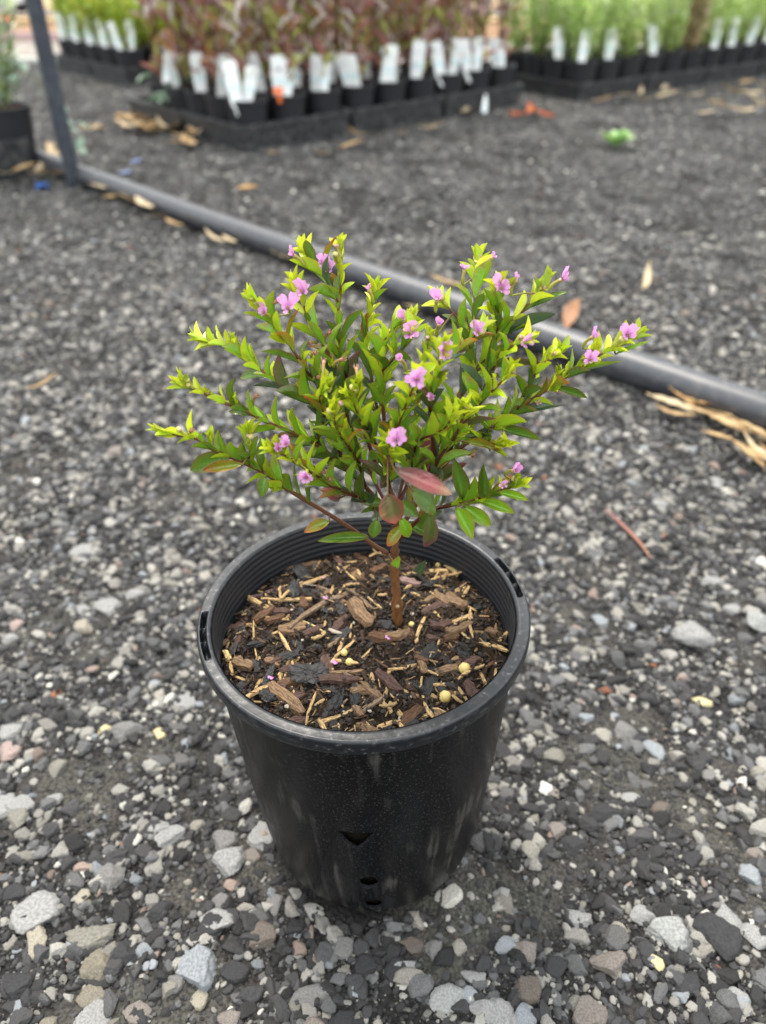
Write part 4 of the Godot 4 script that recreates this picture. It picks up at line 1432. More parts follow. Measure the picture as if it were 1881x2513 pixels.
	flower(Vector3(0.0691, 0.4119, -0.0257), 0.0110, 0)
	flower(Vector3(0.0792, 0.4094, -0.0437), 0.0063, 2)
	flower(Vector3(0.1022, 0.4097, -0.0437), 0.0110, 1)
	flower(Vector3(0.0810, 0.3907, -0.0097), 0.0089, 0)
	flower(Vector3(0.1352, 0.3873, -0.0267), 0.0110, 0)
	flower(Vector3(0.1178, 0.3867, -0.0257), 0.0084, 1)
	flower(Vector3(0.1158, 0.3779, -0.0177), 0.0100, 0)
	flower(Vector3(0.0270, 0.3873, 0.0233), 0.0121, 0)
	flower(Vector3(0.0178, 0.3615, 0.0333), 0.0115, 0)
	flower(Vector3(-0.0372, 0.3540, 0.0293), 0.0084, 1)
	flower(Vector3(-0.0337, 0.3559, 0.0283), 0.0084, 1)
	flower(Vector3(-0.0252, 0.3403, 0.0323), 0.0100, 0)
	flower(Vector3(0.0770, 0.3348, 0.0183), 0.0105, 1)
	flower(Vector3(0.0721, 0.3274, 0.0203), 0.0053, 0)
	flower(Vector3(0.0349, 0.3686, 0.0063), 0.0068, 2)
	flower(Vector3(0.0038, 0.3951, -0.0687), 0.0063, 1)
	flower(Vector3(0.0201, 0.3844, -0.0037), 0.0063, 1)
	flower(Vector3(0.0404, 0.3899, -0.0337), 0.0063, 1)
	flower(Vector3(0.0940, 0.3501, -0.0237), 0.0037, 0)
	spent_bud(Vector3(-0.0271, 0.3791, -0.0337))
	spent_bud(Vector3(-0.0222, 0.3830, -0.0137))
	spent_bud(Vector3(-0.0174, 0.3832, -0.0037))
	spent_bud(Vector3(-0.0162, 0.3853, -0.0337))
	spent_bud(Vector3(-0.0083, 0.3795, -0.0137))
	spent_bud(Vector3(-0.0015, 0.3795, -0.0037))
	spent_bud(Vector3(-0.0005, 0.3729, -0.0017))
	spent_bud(Vector3(-0.0209, 0.3695, -0.0137))
	spent_bud(Vector3(-0.0335, 0.3996, -0.0437))
	spent_bud(Vector3(-0.0407, 0.4053, -0.0257))
	spent_bud(Vector3(-0.0521, 0.3642, -0.0037))
	spent_bud(Vector3(-0.0574, 0.3722, -0.0317))
	spent_bud(Vector3(0.0557, 0.3883, -0.0437))
	spent_bud(Vector3(0.0919, 0.4063, -0.0437))
	spent_bud(Vector3(0.0743, 0.3885, -0.0137))
	spent_bud(Vector3(0.0581, 0.3347, 0.0063))
	spent_bud(Vector3(0.0477, 0.3630, 0.0063))
	spent_bud(Vector3(-0.0184, 0.3313, 0.0163))
	spent_bud(Vector3(-0.0151, 0.3270, 0.0163))
	spent_bud(Vector3(0.0453, 0.3934, -0.0137))
	spent_bud(Vector3(-0.0821, 0.3556, 0.0163))
	spent_bud(Vector3(-0.0759, 0.3670, -0.0017))


# ---------------------------------------------------------------- dead leaves on the ground
const DEAD_TINTS := {"tan": [Color(0.34, 0.23, 0.115), Color(0.42, 0.3, 0.155)], "pale": [Color(0.44, 0.35, 0.22), Color(0.5, 0.41, 0.27)], "orange": [Color(0.38, 0.22, 0.09), Color(0.45, 0.29, 0.13)], "brown": [Color(0.25, 0.13, 0.07), Color(0.3, 0.17, 0.1)], "rust": [Color(0.33, 0.07, 0.025), Color(0.4, 0.12, 0.04)]}


func dead_leaf_shape(kind: String, k: int) -> Shape:
	var s := Shape.new()
	var a: Color = DEAD_TINTS[kind][0]
	var b: Color = DEAD_TINTS[kind][1]
	var curl: float = [0.12, 0.2, 0.07][k]
	for r in 12:
		var t := r / 11.0
		var w: float = pow(sin(PI * clampf(t, 0.015, 0.985)), 0.8) * [0.10, 0.075, 0.125][k]
		for j in 5:
			var q := (j - 2) / 2.0
			var c := a.lerp(b, 0.5 + 0.5 * sin(t * 9.0 + k * 2.0))
			if j == 2:
				c = c * 1.15
			s.p(Vector3((t - 0.5), curl * pow(2.0 * t - 1.0, 2.0) * 0.6 + absf(q) * w * 0.55 + 0.012 * sin(t * 23.0 + q * 4.0), q * w + 0.07 * sin(t * 3.0 + k)), c)
	s.grid(0, 12, 5)
	return s


func ground_leaf(at: Vector3, long_: float, turn: float, kind: String, label: String, group: String) -> void:
	var k := rng.randi() % 3
	var key := "%s%d" % [kind, k]
	if not dead_leaf_meshes.has(key):
		dead_leaf_meshes[key] = dead_leaf_shape(kind, k).mesh(mats.dead_leaf)
	var o := one("dead_leaf", dead_leaf_meshes[key], label, "leaf", group)
	var b := Basis.from_euler(Vector3(rnd(-0.35, 0.35), turn, rnd(-0.12, 0.2)))
	o.transform = Transform3D(b.scaled_local(Vector3(long_, long_, long_ * rnd(0.75, 1.15))), Vector3(at.x, 0.010 + rnd(0.0, 0.022), at.z))


func build_litter() -> void:
	ground_leaf(Vector3(-0.4813, 0.0000, -0.6825), 0.0579, 0.731, "tan", "curled orange-tan dead leaf alone on the gravel left of the plant", "")
	ground_leaf(Vector3(0.5171, 0.0000, -1.1455), 0.1136, 1.129, "pale", "pale cream dead leaf standing out alone behind the pipe", "")
	ground_leaf(Vector3(-0.3517, 0.0000, -1.8656), 0.0627, 0.340, "orange", "small orange dead leaf lying beyond the pipe's far half", "")
	ground_leaf(Vector3(0.3463, 0.0000, -0.9826), 0.1311, 1.090, "brown", "brown narrow dead leaf just behind the pipe beside the shrub", "")
	ground_leaf(Vector3(0.4175, 0.0000, -0.6940), 0.0386, -0.780, "tan", "first dead leaf from the left in the heap against the pipe's right end", "tan dead leaves heaped along the near side of the pipe")
	ground_leaf(Vector3(0.4130, 0.0000, -0.6313), 0.0845, -1.110, "pale", "second dead leaf from the left in the heap against the pipe's right end", "tan dead leaves heaped along the near side of the pipe")
	ground_leaf(Vector3(0.4151, 0.0000, -0.6051), 0.0702, -0.998, "tan", "third dead leaf from the left in the heap against the pipe's right end", "tan dead leaves heaped along the near side of the pipe")
	ground_leaf(Vector3(0.4431, 0.0000, -0.6654), 0.0710, -1.598, "orange", "fourth dead leaf from the left in the heap against the pipe's right end", "tan dead leaves heaped along the near side of the pipe")
	ground_leaf(Vector3(0.4434, 0.0000, -0.6447), 0.0665, -0.937, "orange", "fifth dead leaf from the left in the heap against the pipe's right end", "tan dead leaves heaped along the near side of the pipe")
	ground_leaf(Vector3(0.4440, 0.0000, -0.6051), 0.0669, -1.299, "tan", "sixth dead leaf from the left in the heap against the pipe's right end", "tan dead leaves heaped along the near side of the pipe")
	ground_leaf(Vector3(0.4676, 0.0000, -0.6180), 0.0723, -1.086, "tan", "seventh dead leaf from the left in the heap against the pipe's right end", "tan dead leaves heaped along the near side of the pipe")
	ground_leaf(Vector3(0.4582, 0.0000, -0.5616), 0.0420, -0.746, "tan", "eighth dead leaf from the left in the heap against the pipe's right end", "tan dead leaves heaped along the near side of the pipe")
	ground_leaf(Vector3(0.4739, 0.0000, -0.5799), 0.0812, -1.273, "tan", "ninth dead leaf from the left in the heap against the pipe's right end", "tan dead leaves heaped along the near side of the pipe")
	ground_leaf(Vector3(0.4978, 0.0000, -0.6115), 0.0418, -0.385, "orange", "tenth dead leaf from the left in the heap against the pipe's right end", "tan dead leaves heaped along the near side of the pipe")
	ground_leaf(Vector3(0.4951, 0.0000, -0.5861), 0.0620, -1.092, "pale", "eleventh dead leaf from the left in the heap against the pipe's right end", "tan dead leaves heaped along the near side of the pipe")
	ground_leaf(Vector3(0.4785, 0.0000, -0.5151), 0.0690, -1.306, "tan", "twelfth dead leaf from the left in the heap against the pipe's right end", "tan dead leaves heaped along the near side of the pipe")
	ground_leaf(Vector3(0.4951, 0.0000, -0.5437), 0.0779, -1.235, "tan", "thirteenth dead leaf from the left in the heap against the pipe's right end", "tan dead leaves heaped along the near side of the pipe")
	ground_leaf(Vector3(0.4842, 0.0000, -0.4985), 0.0638, -1.307, "pale", "fourteenth dead leaf from the left in the heap against the pipe's right end", "tan dead leaves heaped along the near side of the pipe")
	ground_leaf(Vector3(0.5151, 0.0000, -0.5556), 0.0664, -1.436, "pale", "fifteenth dead leaf from the left in the heap against the pipe's right end", "tan dead leaves heaped along the near side of the pipe")
	ground_leaf(Vector3(0.4995, 0.0000, -0.5151), 0.0599, -1.363, "tan", "sixteenth dead leaf from the left in the heap against the pipe's right end", "tan dead leaves heaped along the near side of the pipe")
	ground_leaf(Vector3(0.5131, 0.0000, -0.5040), 0.0639, -1.329, "tan", "seventeenth dead leaf from the left in the heap against the pipe's right end", "tan dead leaves heaped along the near side of the pipe")
	ground_leaf(Vector3(-0.7297, 0.0000, -1.8004), 0.0747, -0.774, "pale", "first tan dead leaf from the post along the pipe's far half", "tan dead leaves along the far half of the pipe")
	ground_leaf(Vector3(-0.6847, 0.0000, -1.7690), 0.0849, -0.662, "tan", "second tan dead leaf from the post along the pipe's far half", "tan dead leaves along the far half of the pipe")
	ground_leaf(Vector3(-0.6203, 0.0000, -1.7043), 0.0939, -0.815, "tan", "third tan dead leaf from the post along the pipe's far half", "tan dead leaves along the far half of the pipe")
	ground_leaf(Vector3(-0.5619, 0.0000, -1.6308), 0.0995, -0.865, "pale", "fourth tan dead leaf from the post along the pipe's far half", "tan dead leaves along the far half of the pipe")
	ground_leaf(Vector3(-0.5196, 0.0000, -1.5692), 0.0412, -0.273, "pale", "fifth tan dead leaf from the post along the pipe's far half", "tan dead leaves along the far half of the pipe")
	ground_leaf(Vector3(-0.4717, 0.0000, -1.5250), 0.0970, -0.912, "tan", "sixth tan dead leaf from the post along the pipe's far half", "tan dead leaves along the far half of the pipe")
	ground_leaf(Vector3(-0.4506, 0.0000, -1.5543), 0.1006, -1.216, "tan", "seventh tan dead leaf from the post along the pipe's far half", "tan dead leaves along the far half of the pipe")
	ground_leaf(Vector3(-0.3543, 0.0000, -1.4052), 0.0902, -0.950, "pale", "eighth tan dead leaf from the post along the pipe's far half", "tan dead leaves along the far half of the pipe")
	ground_leaf(Vector3(-0.3221, 0.0000, -1.3955), 0.0531, -0.773, "pale", "ninth tan dead leaf from the post along the pipe's far half", "tan dead leaves along the far half of the pipe")
	ground_leaf(Vector3(-0.2025, 0.0000, -1.3210), 0.1425, -1.209, "pale", "first dead leaf from the left under the pipe behind the shrub", "tan dead leaves under the pipe behind the shrub")
	ground_leaf(Vector3(0.0047, 0.0000, -1.1062), 0.0766, -1.086, "tan", "second dead leaf from the left under the pipe behind the shrub", "tan dead leaves under the pipe behind the shrub")
	ground_leaf(Vector3(0.0350, 0.0000, -1.0708), 0.0916, -0.904, "pale", "third dead leaf from the left under the pipe behind the shrub", "tan dead leaves under the pipe behind the shrub")
	ground_leaf(Vector3(0.0720, 0.0000, -1.0147), 0.0508, -0.225, "pale", "fourth dead leaf from the left under the pipe behind the shrub", "tan dead leaves under the pipe behind the shrub")
	ground_leaf(Vector3(0.1347, 0.0000, -1.1430), 0.0785, -0.552, "tan", "fifth dead leaf from the left under the pipe behind the shrub", "tan dead leaves under the pipe behind the shrub")
	ground_leaf(Vector3(-0.8939, 0.0000, -2.8681), 0.1600, -1.132, "pale", "tan dead leaf in the drift beside the left end of the red plants' tray", "drift of tan dead leaves at the tray's left end")
	ground_leaf(Vector3(-0.9192, 0.0000, -2.7678), 0.1600, -1.064, "tan", "tan dead leaf in the drift beside the left end of the red plants' tray", "drift of tan dead leaves at the tray's left end")
	ground_leaf(Vector3(-0.7881, 0.0000, -2.6929), 0.0616, -0.116, "tan", "tan dead leaf in the drift beside the left end of the red plants' tray", "drift of tan dead leaves at the tray's left end")
	ground_leaf(Vector3(-0.8672, 0.0000, -2.6682), 0.1600, -0.976, "pale", "tan dead leaf in the drift beside the left end of the red plants' tray", "drift of tan dead leaves at the tray's left end")
	ground_leaf(Vector3(-0.8965, 0.0000, -2.8870), 0.1600, -0.987, "orange", "tan dead leaf in the drift beside the left end of the red plants' tray", "drift of tan dead leaves at the tray's left end")
	ground_leaf(Vector3(-0.8251, 0.0000, -2.6626), 0.1386, -0.884, "pale", "tan dead leaf in the drift beside the left end of the red plants' tray", "drift of tan dead leaves at the tray's left end")
	ground_leaf(Vector3(-0.9319, 0.0000, -2.8594), 0.1600, -0.958, "tan", "tan dead leaf in the drift beside the left end of the red plants' tray", "drift of tan dead leaves at the tray's left end")
	ground_leaf(Vector3(-0.8757, 0.0000, -2.8346), 0.0665, -0.392, "tan", "tan dead leaf in the drift beside the left end of the red plants' tray", "drift of tan dead leaves at the tray's left end")
	ground_leaf(Vector3(-0.6126, 0.0000, -2.4661), 0.1516, 1.165, "pale", "tan dead leaf in the drift beside the left end of the red plants' tray", "drift of tan dead leaves at the tray's left end")
	ground_leaf(Vector3(-0.8262, 0.0000, -2.6703), 0.1600, -1.128, "tan", "tan dead leaf in the drift beside the left end of the red plants' tray", "drift of tan dead leaves at the tray's left end")
	ground_leaf(Vector3(-0.8462, 0.0000, -2.7319), 0.0758, -0.484, "tan", "tan dead leaf in the drift beside the left end of the red plants' tray", "drift of tan dead leaves at the tray's left end")
	ground_leaf(Vector3(-0.8683, 0.0000, -2.8220), 0.1600, -1.092, "pale", "tan dead leaf in the drift beside the left end of the red plants' tray", "drift of tan dead leaves at the tray's left end")
	ground_leaf(Vector3(-0.6142, 0.0000, -2.4998), 0.1600, -1.184, "tan", "tan dead leaf in the drift beside the left end of the red plants' tray", "drift of tan dead leaves at the tray's left end")
	ground_leaf(Vector3(-0.9512, 0.0000, -2.8920), 0.1034, 0.867, "tan", "tan dead leaf in the drift beside the left end of the red plants' tray", "drift of tan dead leaves at the tray's left end")
	ground_leaf(Vector3(-0.7534, 0.0000, -2.6742), 0.1600, -1.129, "pale", "tan dead leaf in the drift beside the left end of the red plants' tray", "drift of tan dead leaves at the tray's left end")
	ground_leaf(Vector3(-0.6609, 0.0000, -2.4485), 0.0675, 0.260, "orange", "tan dead leaf in the drift beside the left end of the red plants' tray", "drift of tan dead leaves at the tray's left end")
	ground_leaf(Vector3(-0.7813, 0.0000, -2.6630), 0.1180, -0.631, "tan", "tan dead leaf in the drift beside the left end of the red plants' tray", "drift of tan dead leaves at the tray's left end")
	ground_leaf(Vector3(-0.7992, 0.0000, -2.7074), 0.0642, 0.500, "tan", "tan dead leaf in the drift beside the left end of the red plants' tray", "drift of tan dead leaves at the tray's left end")
	ground_leaf(Vector3(-0.8098, 0.0000, -2.7183), 0.0988, -0.171, "tan", "tan dead leaf in the drift beside the left end of the red plants' tray", "drift of tan dead leaves at the tray's left end")
	ground_leaf(Vector3(-0.6046, 0.0000, -2.4028), 0.1600, -1.108, "tan", "tan dead leaf in the drift beside the left end of the red plants' tray", "drift of tan dead leaves at the tray's left end")
	ground_leaf(Vector3(-0.8001, 0.0000, -2.7198), 0.1600, -1.153, "tan", "tan dead leaf in the drift beside the left end of the red plants' tray", "drift of tan dead leaves at the tray's left end")
	ground_leaf(Vector3(-0.7886, 0.0000, -2.6295), 0.1600, -1.105, "tan", "tan dead leaf in the drift beside the left end of the red plants' tray", "drift of tan dead leaves at the tray's left end")
	ground_leaf(Vector3(-0.7177, 0.0000, -2.6502), 0.1600, -1.189, "tan", "tan dead leaf in the drift beside the left end of the red plants' tray", "drift of tan dead leaves at the tray's left end")
	ground_leaf(Vector3(-0.6589, 0.0000, -2.5010), 0.0738, -0.515, "tan", "tan dead leaf in the drift beside the left end of the red plants' tray", "drift of tan dead leaves at the tray's left end")
	ground_leaf(Vector3(-1.0113, 0.0000, -2.2549), 0.1468, -0.805, "orange", "tan dead leaf caught around the foot of the dark post", "tan dead leaves around the foot of the post")
	ground_leaf(Vector3(-0.9712, 0.0000, -2.2115), 0.1600, -1.136, "pale", "tan dead leaf caught around the foot of the dark post", "tan dead leaves around the foot of the post")
	ground_leaf(Vector3(-1.0120, 0.0000, -2.2997), 0.0636, -0.000, "tan", "tan dead leaf caught around the foot of the dark post", "tan dead leaves around the foot of the post")
	ground_leaf(Vector3(-0.9921, 0.0000, -2.0064), 0.0764, 0.624, "tan", "tan dead leaf caught around the foot of the dark post", "tan dead leaves around the foot of the post")
	ground_leaf(Vector3(-0.9651, 0.0000, -2.0605), 0.1426, 1.573, "pale", "tan dead leaf caught around the foot of the dark post", "tan dead leaves around the foot of the post")
	ground_leaf(Vector3(-1.0299, 0.0000, -1.9854), 0.0778, -0.000, "pale", "tan dead leaf caught around the foot of the dark post", "tan dead leaves around the foot of the post")
	ground_leaf(Vector3(-0.8770, 0.0000, -1.9544), 0.0530, 0.739, "orange", "tan dead leaf caught around the foot of the dark post", "tan dead leaves around the foot of the post")
	ground_leaf(Vector3(-0.9455, 0.0000, -1.9854), 0.0910, -0.517, "pale", "tan dead leaf caught around the foot of the dark post", "tan dead leaves around the foot of the post")
	ground_leaf(Vector3(-0.9692, 0.0000, -2.1515), 0.1600, -1.209, "orange", "tan dead leaf caught around the foot of the dark post", "tan dead leaves around the foot of the post")
	ground_leaf(Vector3(-1.0035, 0.0000, -2.6872), 0.0945, 1.154, "pale", "tan dead leaf caught around the foot of the dark post", "tan dead leaves around the foot of the post")
	ground_leaf(Vector3(-0.9944, 0.0000, -2.7121), 0.0791, -0.376, "orange", "tan dead leaf caught around the foot of the dark post", "tan dead leaves around the foot of the post")
	ground_leaf(Vector3(-1.0036, 0.0000, -2.6068), 0.0717, -0.604, "orange", "tan dead leaf caught around the foot of the dark post", "tan dead leaves around the foot of the post")
	ground_leaf(Vector3(-0.3324, 0.0000, -2.2997), 0.0434, -0.000, "tan", "first dead leaf from the left in front of the red plants' trays", "tan dead leaves in front of the red plants' trays")
	ground_leaf(Vector3(-0.1726, 0.0000, -2.2868), 0.0576, -0.000, "tan", "second dead leaf from the left in front of the red plants' trays", "tan dead leaves in front of the red plants' trays")
	ground_leaf(Vector3(-0.0894, 0.0000, -2.3864), 0.0953, 0.388, "tan", "third dead leaf from the left in front of the red plants' trays", "tan dead leaves in front of the red plants' trays")
	ground_leaf(Vector3(-0.0694, 0.0000, -2.4783), 0.1144, -1.028, "tan", "fourth dead leaf from the left in front of the red plants' trays", "tan dead leaves in front of the red plants' trays")
	ground_leaf(Vector3(0.0778, 0.0000, -2.5679), 0.0472, -0.000, "tan", "fifth dead leaf from the left in front of the red plants' trays", "tan dead leaves in front of the red plants' trays")
	ground_leaf(Vector3(0.1686, 0.0000, -2.6627), 0.1010, 0.600, "pale", "sixth dead leaf from the left in front of the red plants' trays", "tan dead leaves in front of the red plants' trays")
	ground_leaf(Vector3(0.2028, 0.0000, -2.6955), 0.0653, -0.000, "tan", "seventh dead leaf from the left in front of the red plants' trays", "tan dead leaves in front of the red plants' trays")
	ground_leaf(Vector3(0.3172, 0.0000, -2.9536), 0.1600, 1.339, "pale", "eighth dead leaf from the left in front of the red plants' trays", "tan dead leaves in front of the red plants' trays")
	ground_leaf(Vector3(0.5204, 0.0000, -2.9251), 0.0877, -0.832, "rust", "rust red dead leaf in the small clump right of the red plants' trays", "rust red dead leaves right of the trays")
	ground_leaf(Vector3(0.5497, 0.0000, -2.8878), 0.1600, 1.216, "rust", "rust red dead leaf in the small clump right of the red plants' trays", "rust red dead leaves right of the trays")
	ground_leaf(Vector3(0.5874, 0.0000, -3.0218), 0.1600, -1.691, "rust", "rust red dead leaf in the small clump right of the red plants' trays", "rust red dead leaves right of the trays")
	ground_leaf(Vector3(0.5988, 0.0000, -2.9251), 0.1197, -1.083, "rust", "rust red dead leaf in the small clump right of the red plants' trays", "rust red dead leaves right of the trays")
	ground_leaf(Vector3(0.6187, 0.0000, -2.8878), 0.0852, -0.842, "rust", "rust red dead leaf in the small clump right of the red plants' trays", "rust red dead leaves right of the trays")
	ground_leaf(Vector3(0.4946, 0.0000, -2.8878), 0.0517, -0.000, "rust", "rust red dead leaf in the small clump right of the red plants' trays", "rust red dead leaves right of the trays")
	ground_leaf(Vector3(0.8975, 0.0000, -3.2092), 0.1095, 0.357, "tan", "first pale dead leaf from the left in front of the green bushes", "pale dead leaves in front of the green bushes' trays")
	ground_leaf(Vector3(1.0135, 0.0000, -3.2987), 0.0960, -0.000, "pale", "second pale dead leaf from the left in front of the green bushes", "pale dead leaves in front of the green bushes' trays")
	ground_leaf(Vector3(1.0924, 0.0000, -3.3803), 0.1600, 1.142, "pale", "third pale dead leaf from the left in front of the green bushes", "pale dead leaves in front of the green bushes' trays")
	ground_leaf(Vector3(1.0782, 0.0000, -3.2534), 0.0937, -0.962, "pale", "fourth pale dead leaf from the left in front of the green bushes", "pale dead leaves in front of the green bushes' trays")
	ground_leaf(Vector3(1.2252, 0.0000, -3.5027), 0.1600, 1.210, "pale", "fifth pale dead leaf from the left in front of the green bushes", "pale dead leaves in front of the green bushes' trays")
	ground_leaf(Vector3(1.1862, 0.0000, -3.2987), 0.1381, 0.356, "pale", "sixth pale dead leaf from the left in front of the green bushes", "pale dead leaves in front of the green bushes' trays")
	ground_leaf(Vector3(1.3273, 0.0000, -3.3803), 0.0979, -0.000, "pale", "seventh pale dead leaf from the left in front of the green bushes", "pale dead leaves in front of the green bushes' trays")
	ground_leaf(Vector3(1.2051, 0.0000, -2.8878), 0.0690, -0.000, "pale", "eighth pale dead leaf from the left in front of the green bushes", "pale dead leaves in front of the green bushes' trays")
	ground_leaf(Vector3(1.3648, 0.0000, -3.2312), 0.0727, -0.555, "tan", "ninth pale dead leaf from the left in front of the green bushes", "pale dead leaves in front of the green bushes' trays")
	ground_leaf(Vector3(1.3136, 0.0000, -3.0021), 0.1421, -0.973, "pale", "tenth pale dead leaf from the left in front of the green bushes", "pale dead leaves in front of the green bushes' trays")
	ground_leaf(Vector3(1.5275, 0.0000, -3.5027), 0.1234, -1.068, "tan", "eleventh pale dead leaf from the left in front of the green bushes", "pale dead leaves in front of the green bushes' trays")
	ground_leaf(Vector3(1.3671, 0.0000, -2.9536), 0.1600, 0.618, "pale", "twelfth pale dead leaf from the left in front of the green bushes", "pale dead leaves in front of the green bushes' trays")
	ground_leaf(Vector3(1.6613, 0.0000, -3.7007), 0.0844, -0.000, "tan", "thirteenth pale dead leaf from the left in front of the green bushes", "pale dead leaves in front of the green bushes' trays")
	ground_leaf(Vector3(1.5849, 0.0000, -3.4406), 0.1192, -0.000, "pale", "fourteenth pale dead leaf from the left in front of the green bushes", "pale dead leaves in front of the green bushes' trays")
	ground_leaf(Vector3(1.5569, 0.0000, -3.2647), 0.1245, -1.180, "pale", "fifteenth pale dead leaf from the left in front of the green bushes", "pale dead leaves in front of the green bushes' trays")
	ground_leaf(Vector3(1.4750, 0.0000, -3.0518), 0.0721, -0.000, "pale", "sixteenth pale dead leaf from the left in front of the green bushes", "pale dead leaves in front of the green bushes' trays")
	ground_leaf(Vector3(1.7192, 0.0000, -3.6327), 0.0831, -0.000, "pale", "seventeenth pale dead leaf from the left in front of the green bushes", "pale dead leaves in front of the green bushes' trays")
	var s := Shape.new()
	s.tube(bezier_points([Vector3(0.272, 0.010, -0.400), Vector3(0.287, 0.008, -0.366), Vector3(0.2965, 0.009, -0.335), Vector3(0.302, 0.007, -0.312)], 12), [0.0008, 0.0013, 0.0018, 0.0021, 0.0022, 0.0023, 0.0022, 0.0021, 0.0019, 0.0017, 0.0014, 0.001, 0.0006], 6, Color(0.26, 0.11, 0.1), Color(0.3, 0.15, 0.09))
	one("twig", s.mesh(mats.stem), "thin curved reddish twig lying on the gravel right of the pot", "twig")
	s = Shape.new()
	s.tube(bezier_points([Vector3(0.245, 0.006, -0.72), Vector3(0.27, 0.012, -0.70), Vector3(0.30, 0.007, -0.695)], 6), [0.001, 0.003, 0.004, 0.0045, 0.004, 0.003, 0.001], 6, Color(0.3, 0.17, 0.13), Color(0.34, 0.2, 0.15))
	one("stick", s.mesh(mats.stem), "short brownish pink stick on the gravel below the pipe, right of the shrub", "stick")
	# a weed pulled up and thrown down
	var weed := thing("green_weed", "small bright green weed lying alone on the gravel before the green bushes", "weed", Vector3(0.765, 0.0, -2.42))
	for k in 15:
		var w := k * 2.4
		var l := rnd(0.045, 0.07)
		var d := Vector3(cos(w), 0.5 + 1.1 * rng.randf(), sin(w)).normalized()
		var o := part("leaf", leaf_shape([Color(0.25, 0.44, 0.15), Color(0.3, 0.5, 0.18), Color(0.36, 0.52, 0.22), Color(0.3, 0.5, 0.18)], 0.9, 0.3, 0.3).mesh(mats.far_leaf), weed)
		var x := d.cross(Vector3.UP).normalized()
		o.transform = Transform3D(Basis(x * l * 0.55, d * l, x.cross(d) * l), Vector3(rnd(-0.02, 0.02), 0.012, rnd(-0.02, 0.02)))
	s = Shape.new()
	for k in 4:
		s.box(Vector3(0.03, 0.0015, 0.018), Vector3(rnd(-0.012, 0.012), 0.006 + 0.004 * k, rnd(-0.01, 0.01)), Color(0.03, 0.16, 0.55), Basis.from_euler(Vector3(rnd(-0.4, 0.4), rnd(0, 3), rnd(-0.4, 0.4))))
	var scrap := one("blue_scrap", s.mesh(mats.painted), "crumpled scrap of blue plastic near the foot of the post", "litter")
	scrap.position = Vector3(-0.9, 0.002, -1.885)
	for q in [[Vector3(-0.73, 0.004, -2.06), "dark blue bit of plastic just beyond the pipe by the post"], [Vector3(-0.735, 0.004, -2.2), "dark blue bit of plastic on the gravel between post and trays"]]:
		s = Shape.new()
		s.box(Vector3(0.03, 0.003, 0.014), Vector3(0, 0.004, 0), Color(0.03, 0.07, 0.17), Basis.from_euler(Vector3(0.2, 0.5, 0.1)))
		s.box(Vector3(0.02, 0.003, 0.012), Vector3(0.012, 0.006, 0.006), Color(0.03, 0.08, 0.2), Basis.from_euler(Vector3(-0.2, 1.5, 0.1)))
		var bit := one("blue_scrap", s.mesh(mats.painted), q[1], "litter")
		bit.position = q[0]


# ---------------------------------------------------------------- pipe and post
func build_pipe_and_post() -> void:
	var s := Shape.new()
	var line := bezier_points([Vector3(-1.62, 0.027, -2.77), Vector3(-0.811, 0.027, -1.942), Vector3(-0.459, 0.027, -1.582), Vector3(-0.176, 0.027, -1.298), Vector3(0.263, 0.027, -0.863), Vector3(0.435, 0.027, -0.696), Vector3(0.533, 0.027, -0.601), Vector3(0.93, 0.027, -0.23)], 70)
	var radii := []
	for k in 71:
		radii.append(0.0252)
	s.tube(line, radii, 32)
	one("irrigation_pipe", s.mesh(mats.pipe), "long dark grey plastic pipe running diagonally across the gravel behind the shrub", "pipe")
	var post := thing("dark_post", "slim dark blue grey metal post standing upright at the far left", "post", Vector3(-0.838, 0.0, -1.935), 0.5)
	s = Shape.new()
	var prof := []
	var half := 0.0195
	for k in 20:
		var w := TAU * k / 20.0
		prof.append(Vector3(signf(cos(w)) * half * pow(absf(cos(w)), 0.35), 0, signf(sin(w)) * half * pow(absf(sin(w)), 0.35)))
	for y in [0.085, 0.5, 1.0, 1.7]:
		for q in prof:
			s.p(q + Vector3(0, y, 0))
	s.grid(0, 4, 20, true)
	part("tube", s.mesh(mats.post), post)
	s = Shape.new()
	for y in [-0.02, 0.084, 0.088]:
		for q in prof:
			s.p(q * 0.94 + Vector3(0.002, y, 0))
	s.grid(0, 3, 20, true)
	part("sleeve", s.mesh(mats.post), post)
	s = Shape.new()
	s.box(Vector3(0.044, 0.003, 0.044), Vector3(0, 1.702, 0))
	part("cap", s.mesh(mats.post), post)


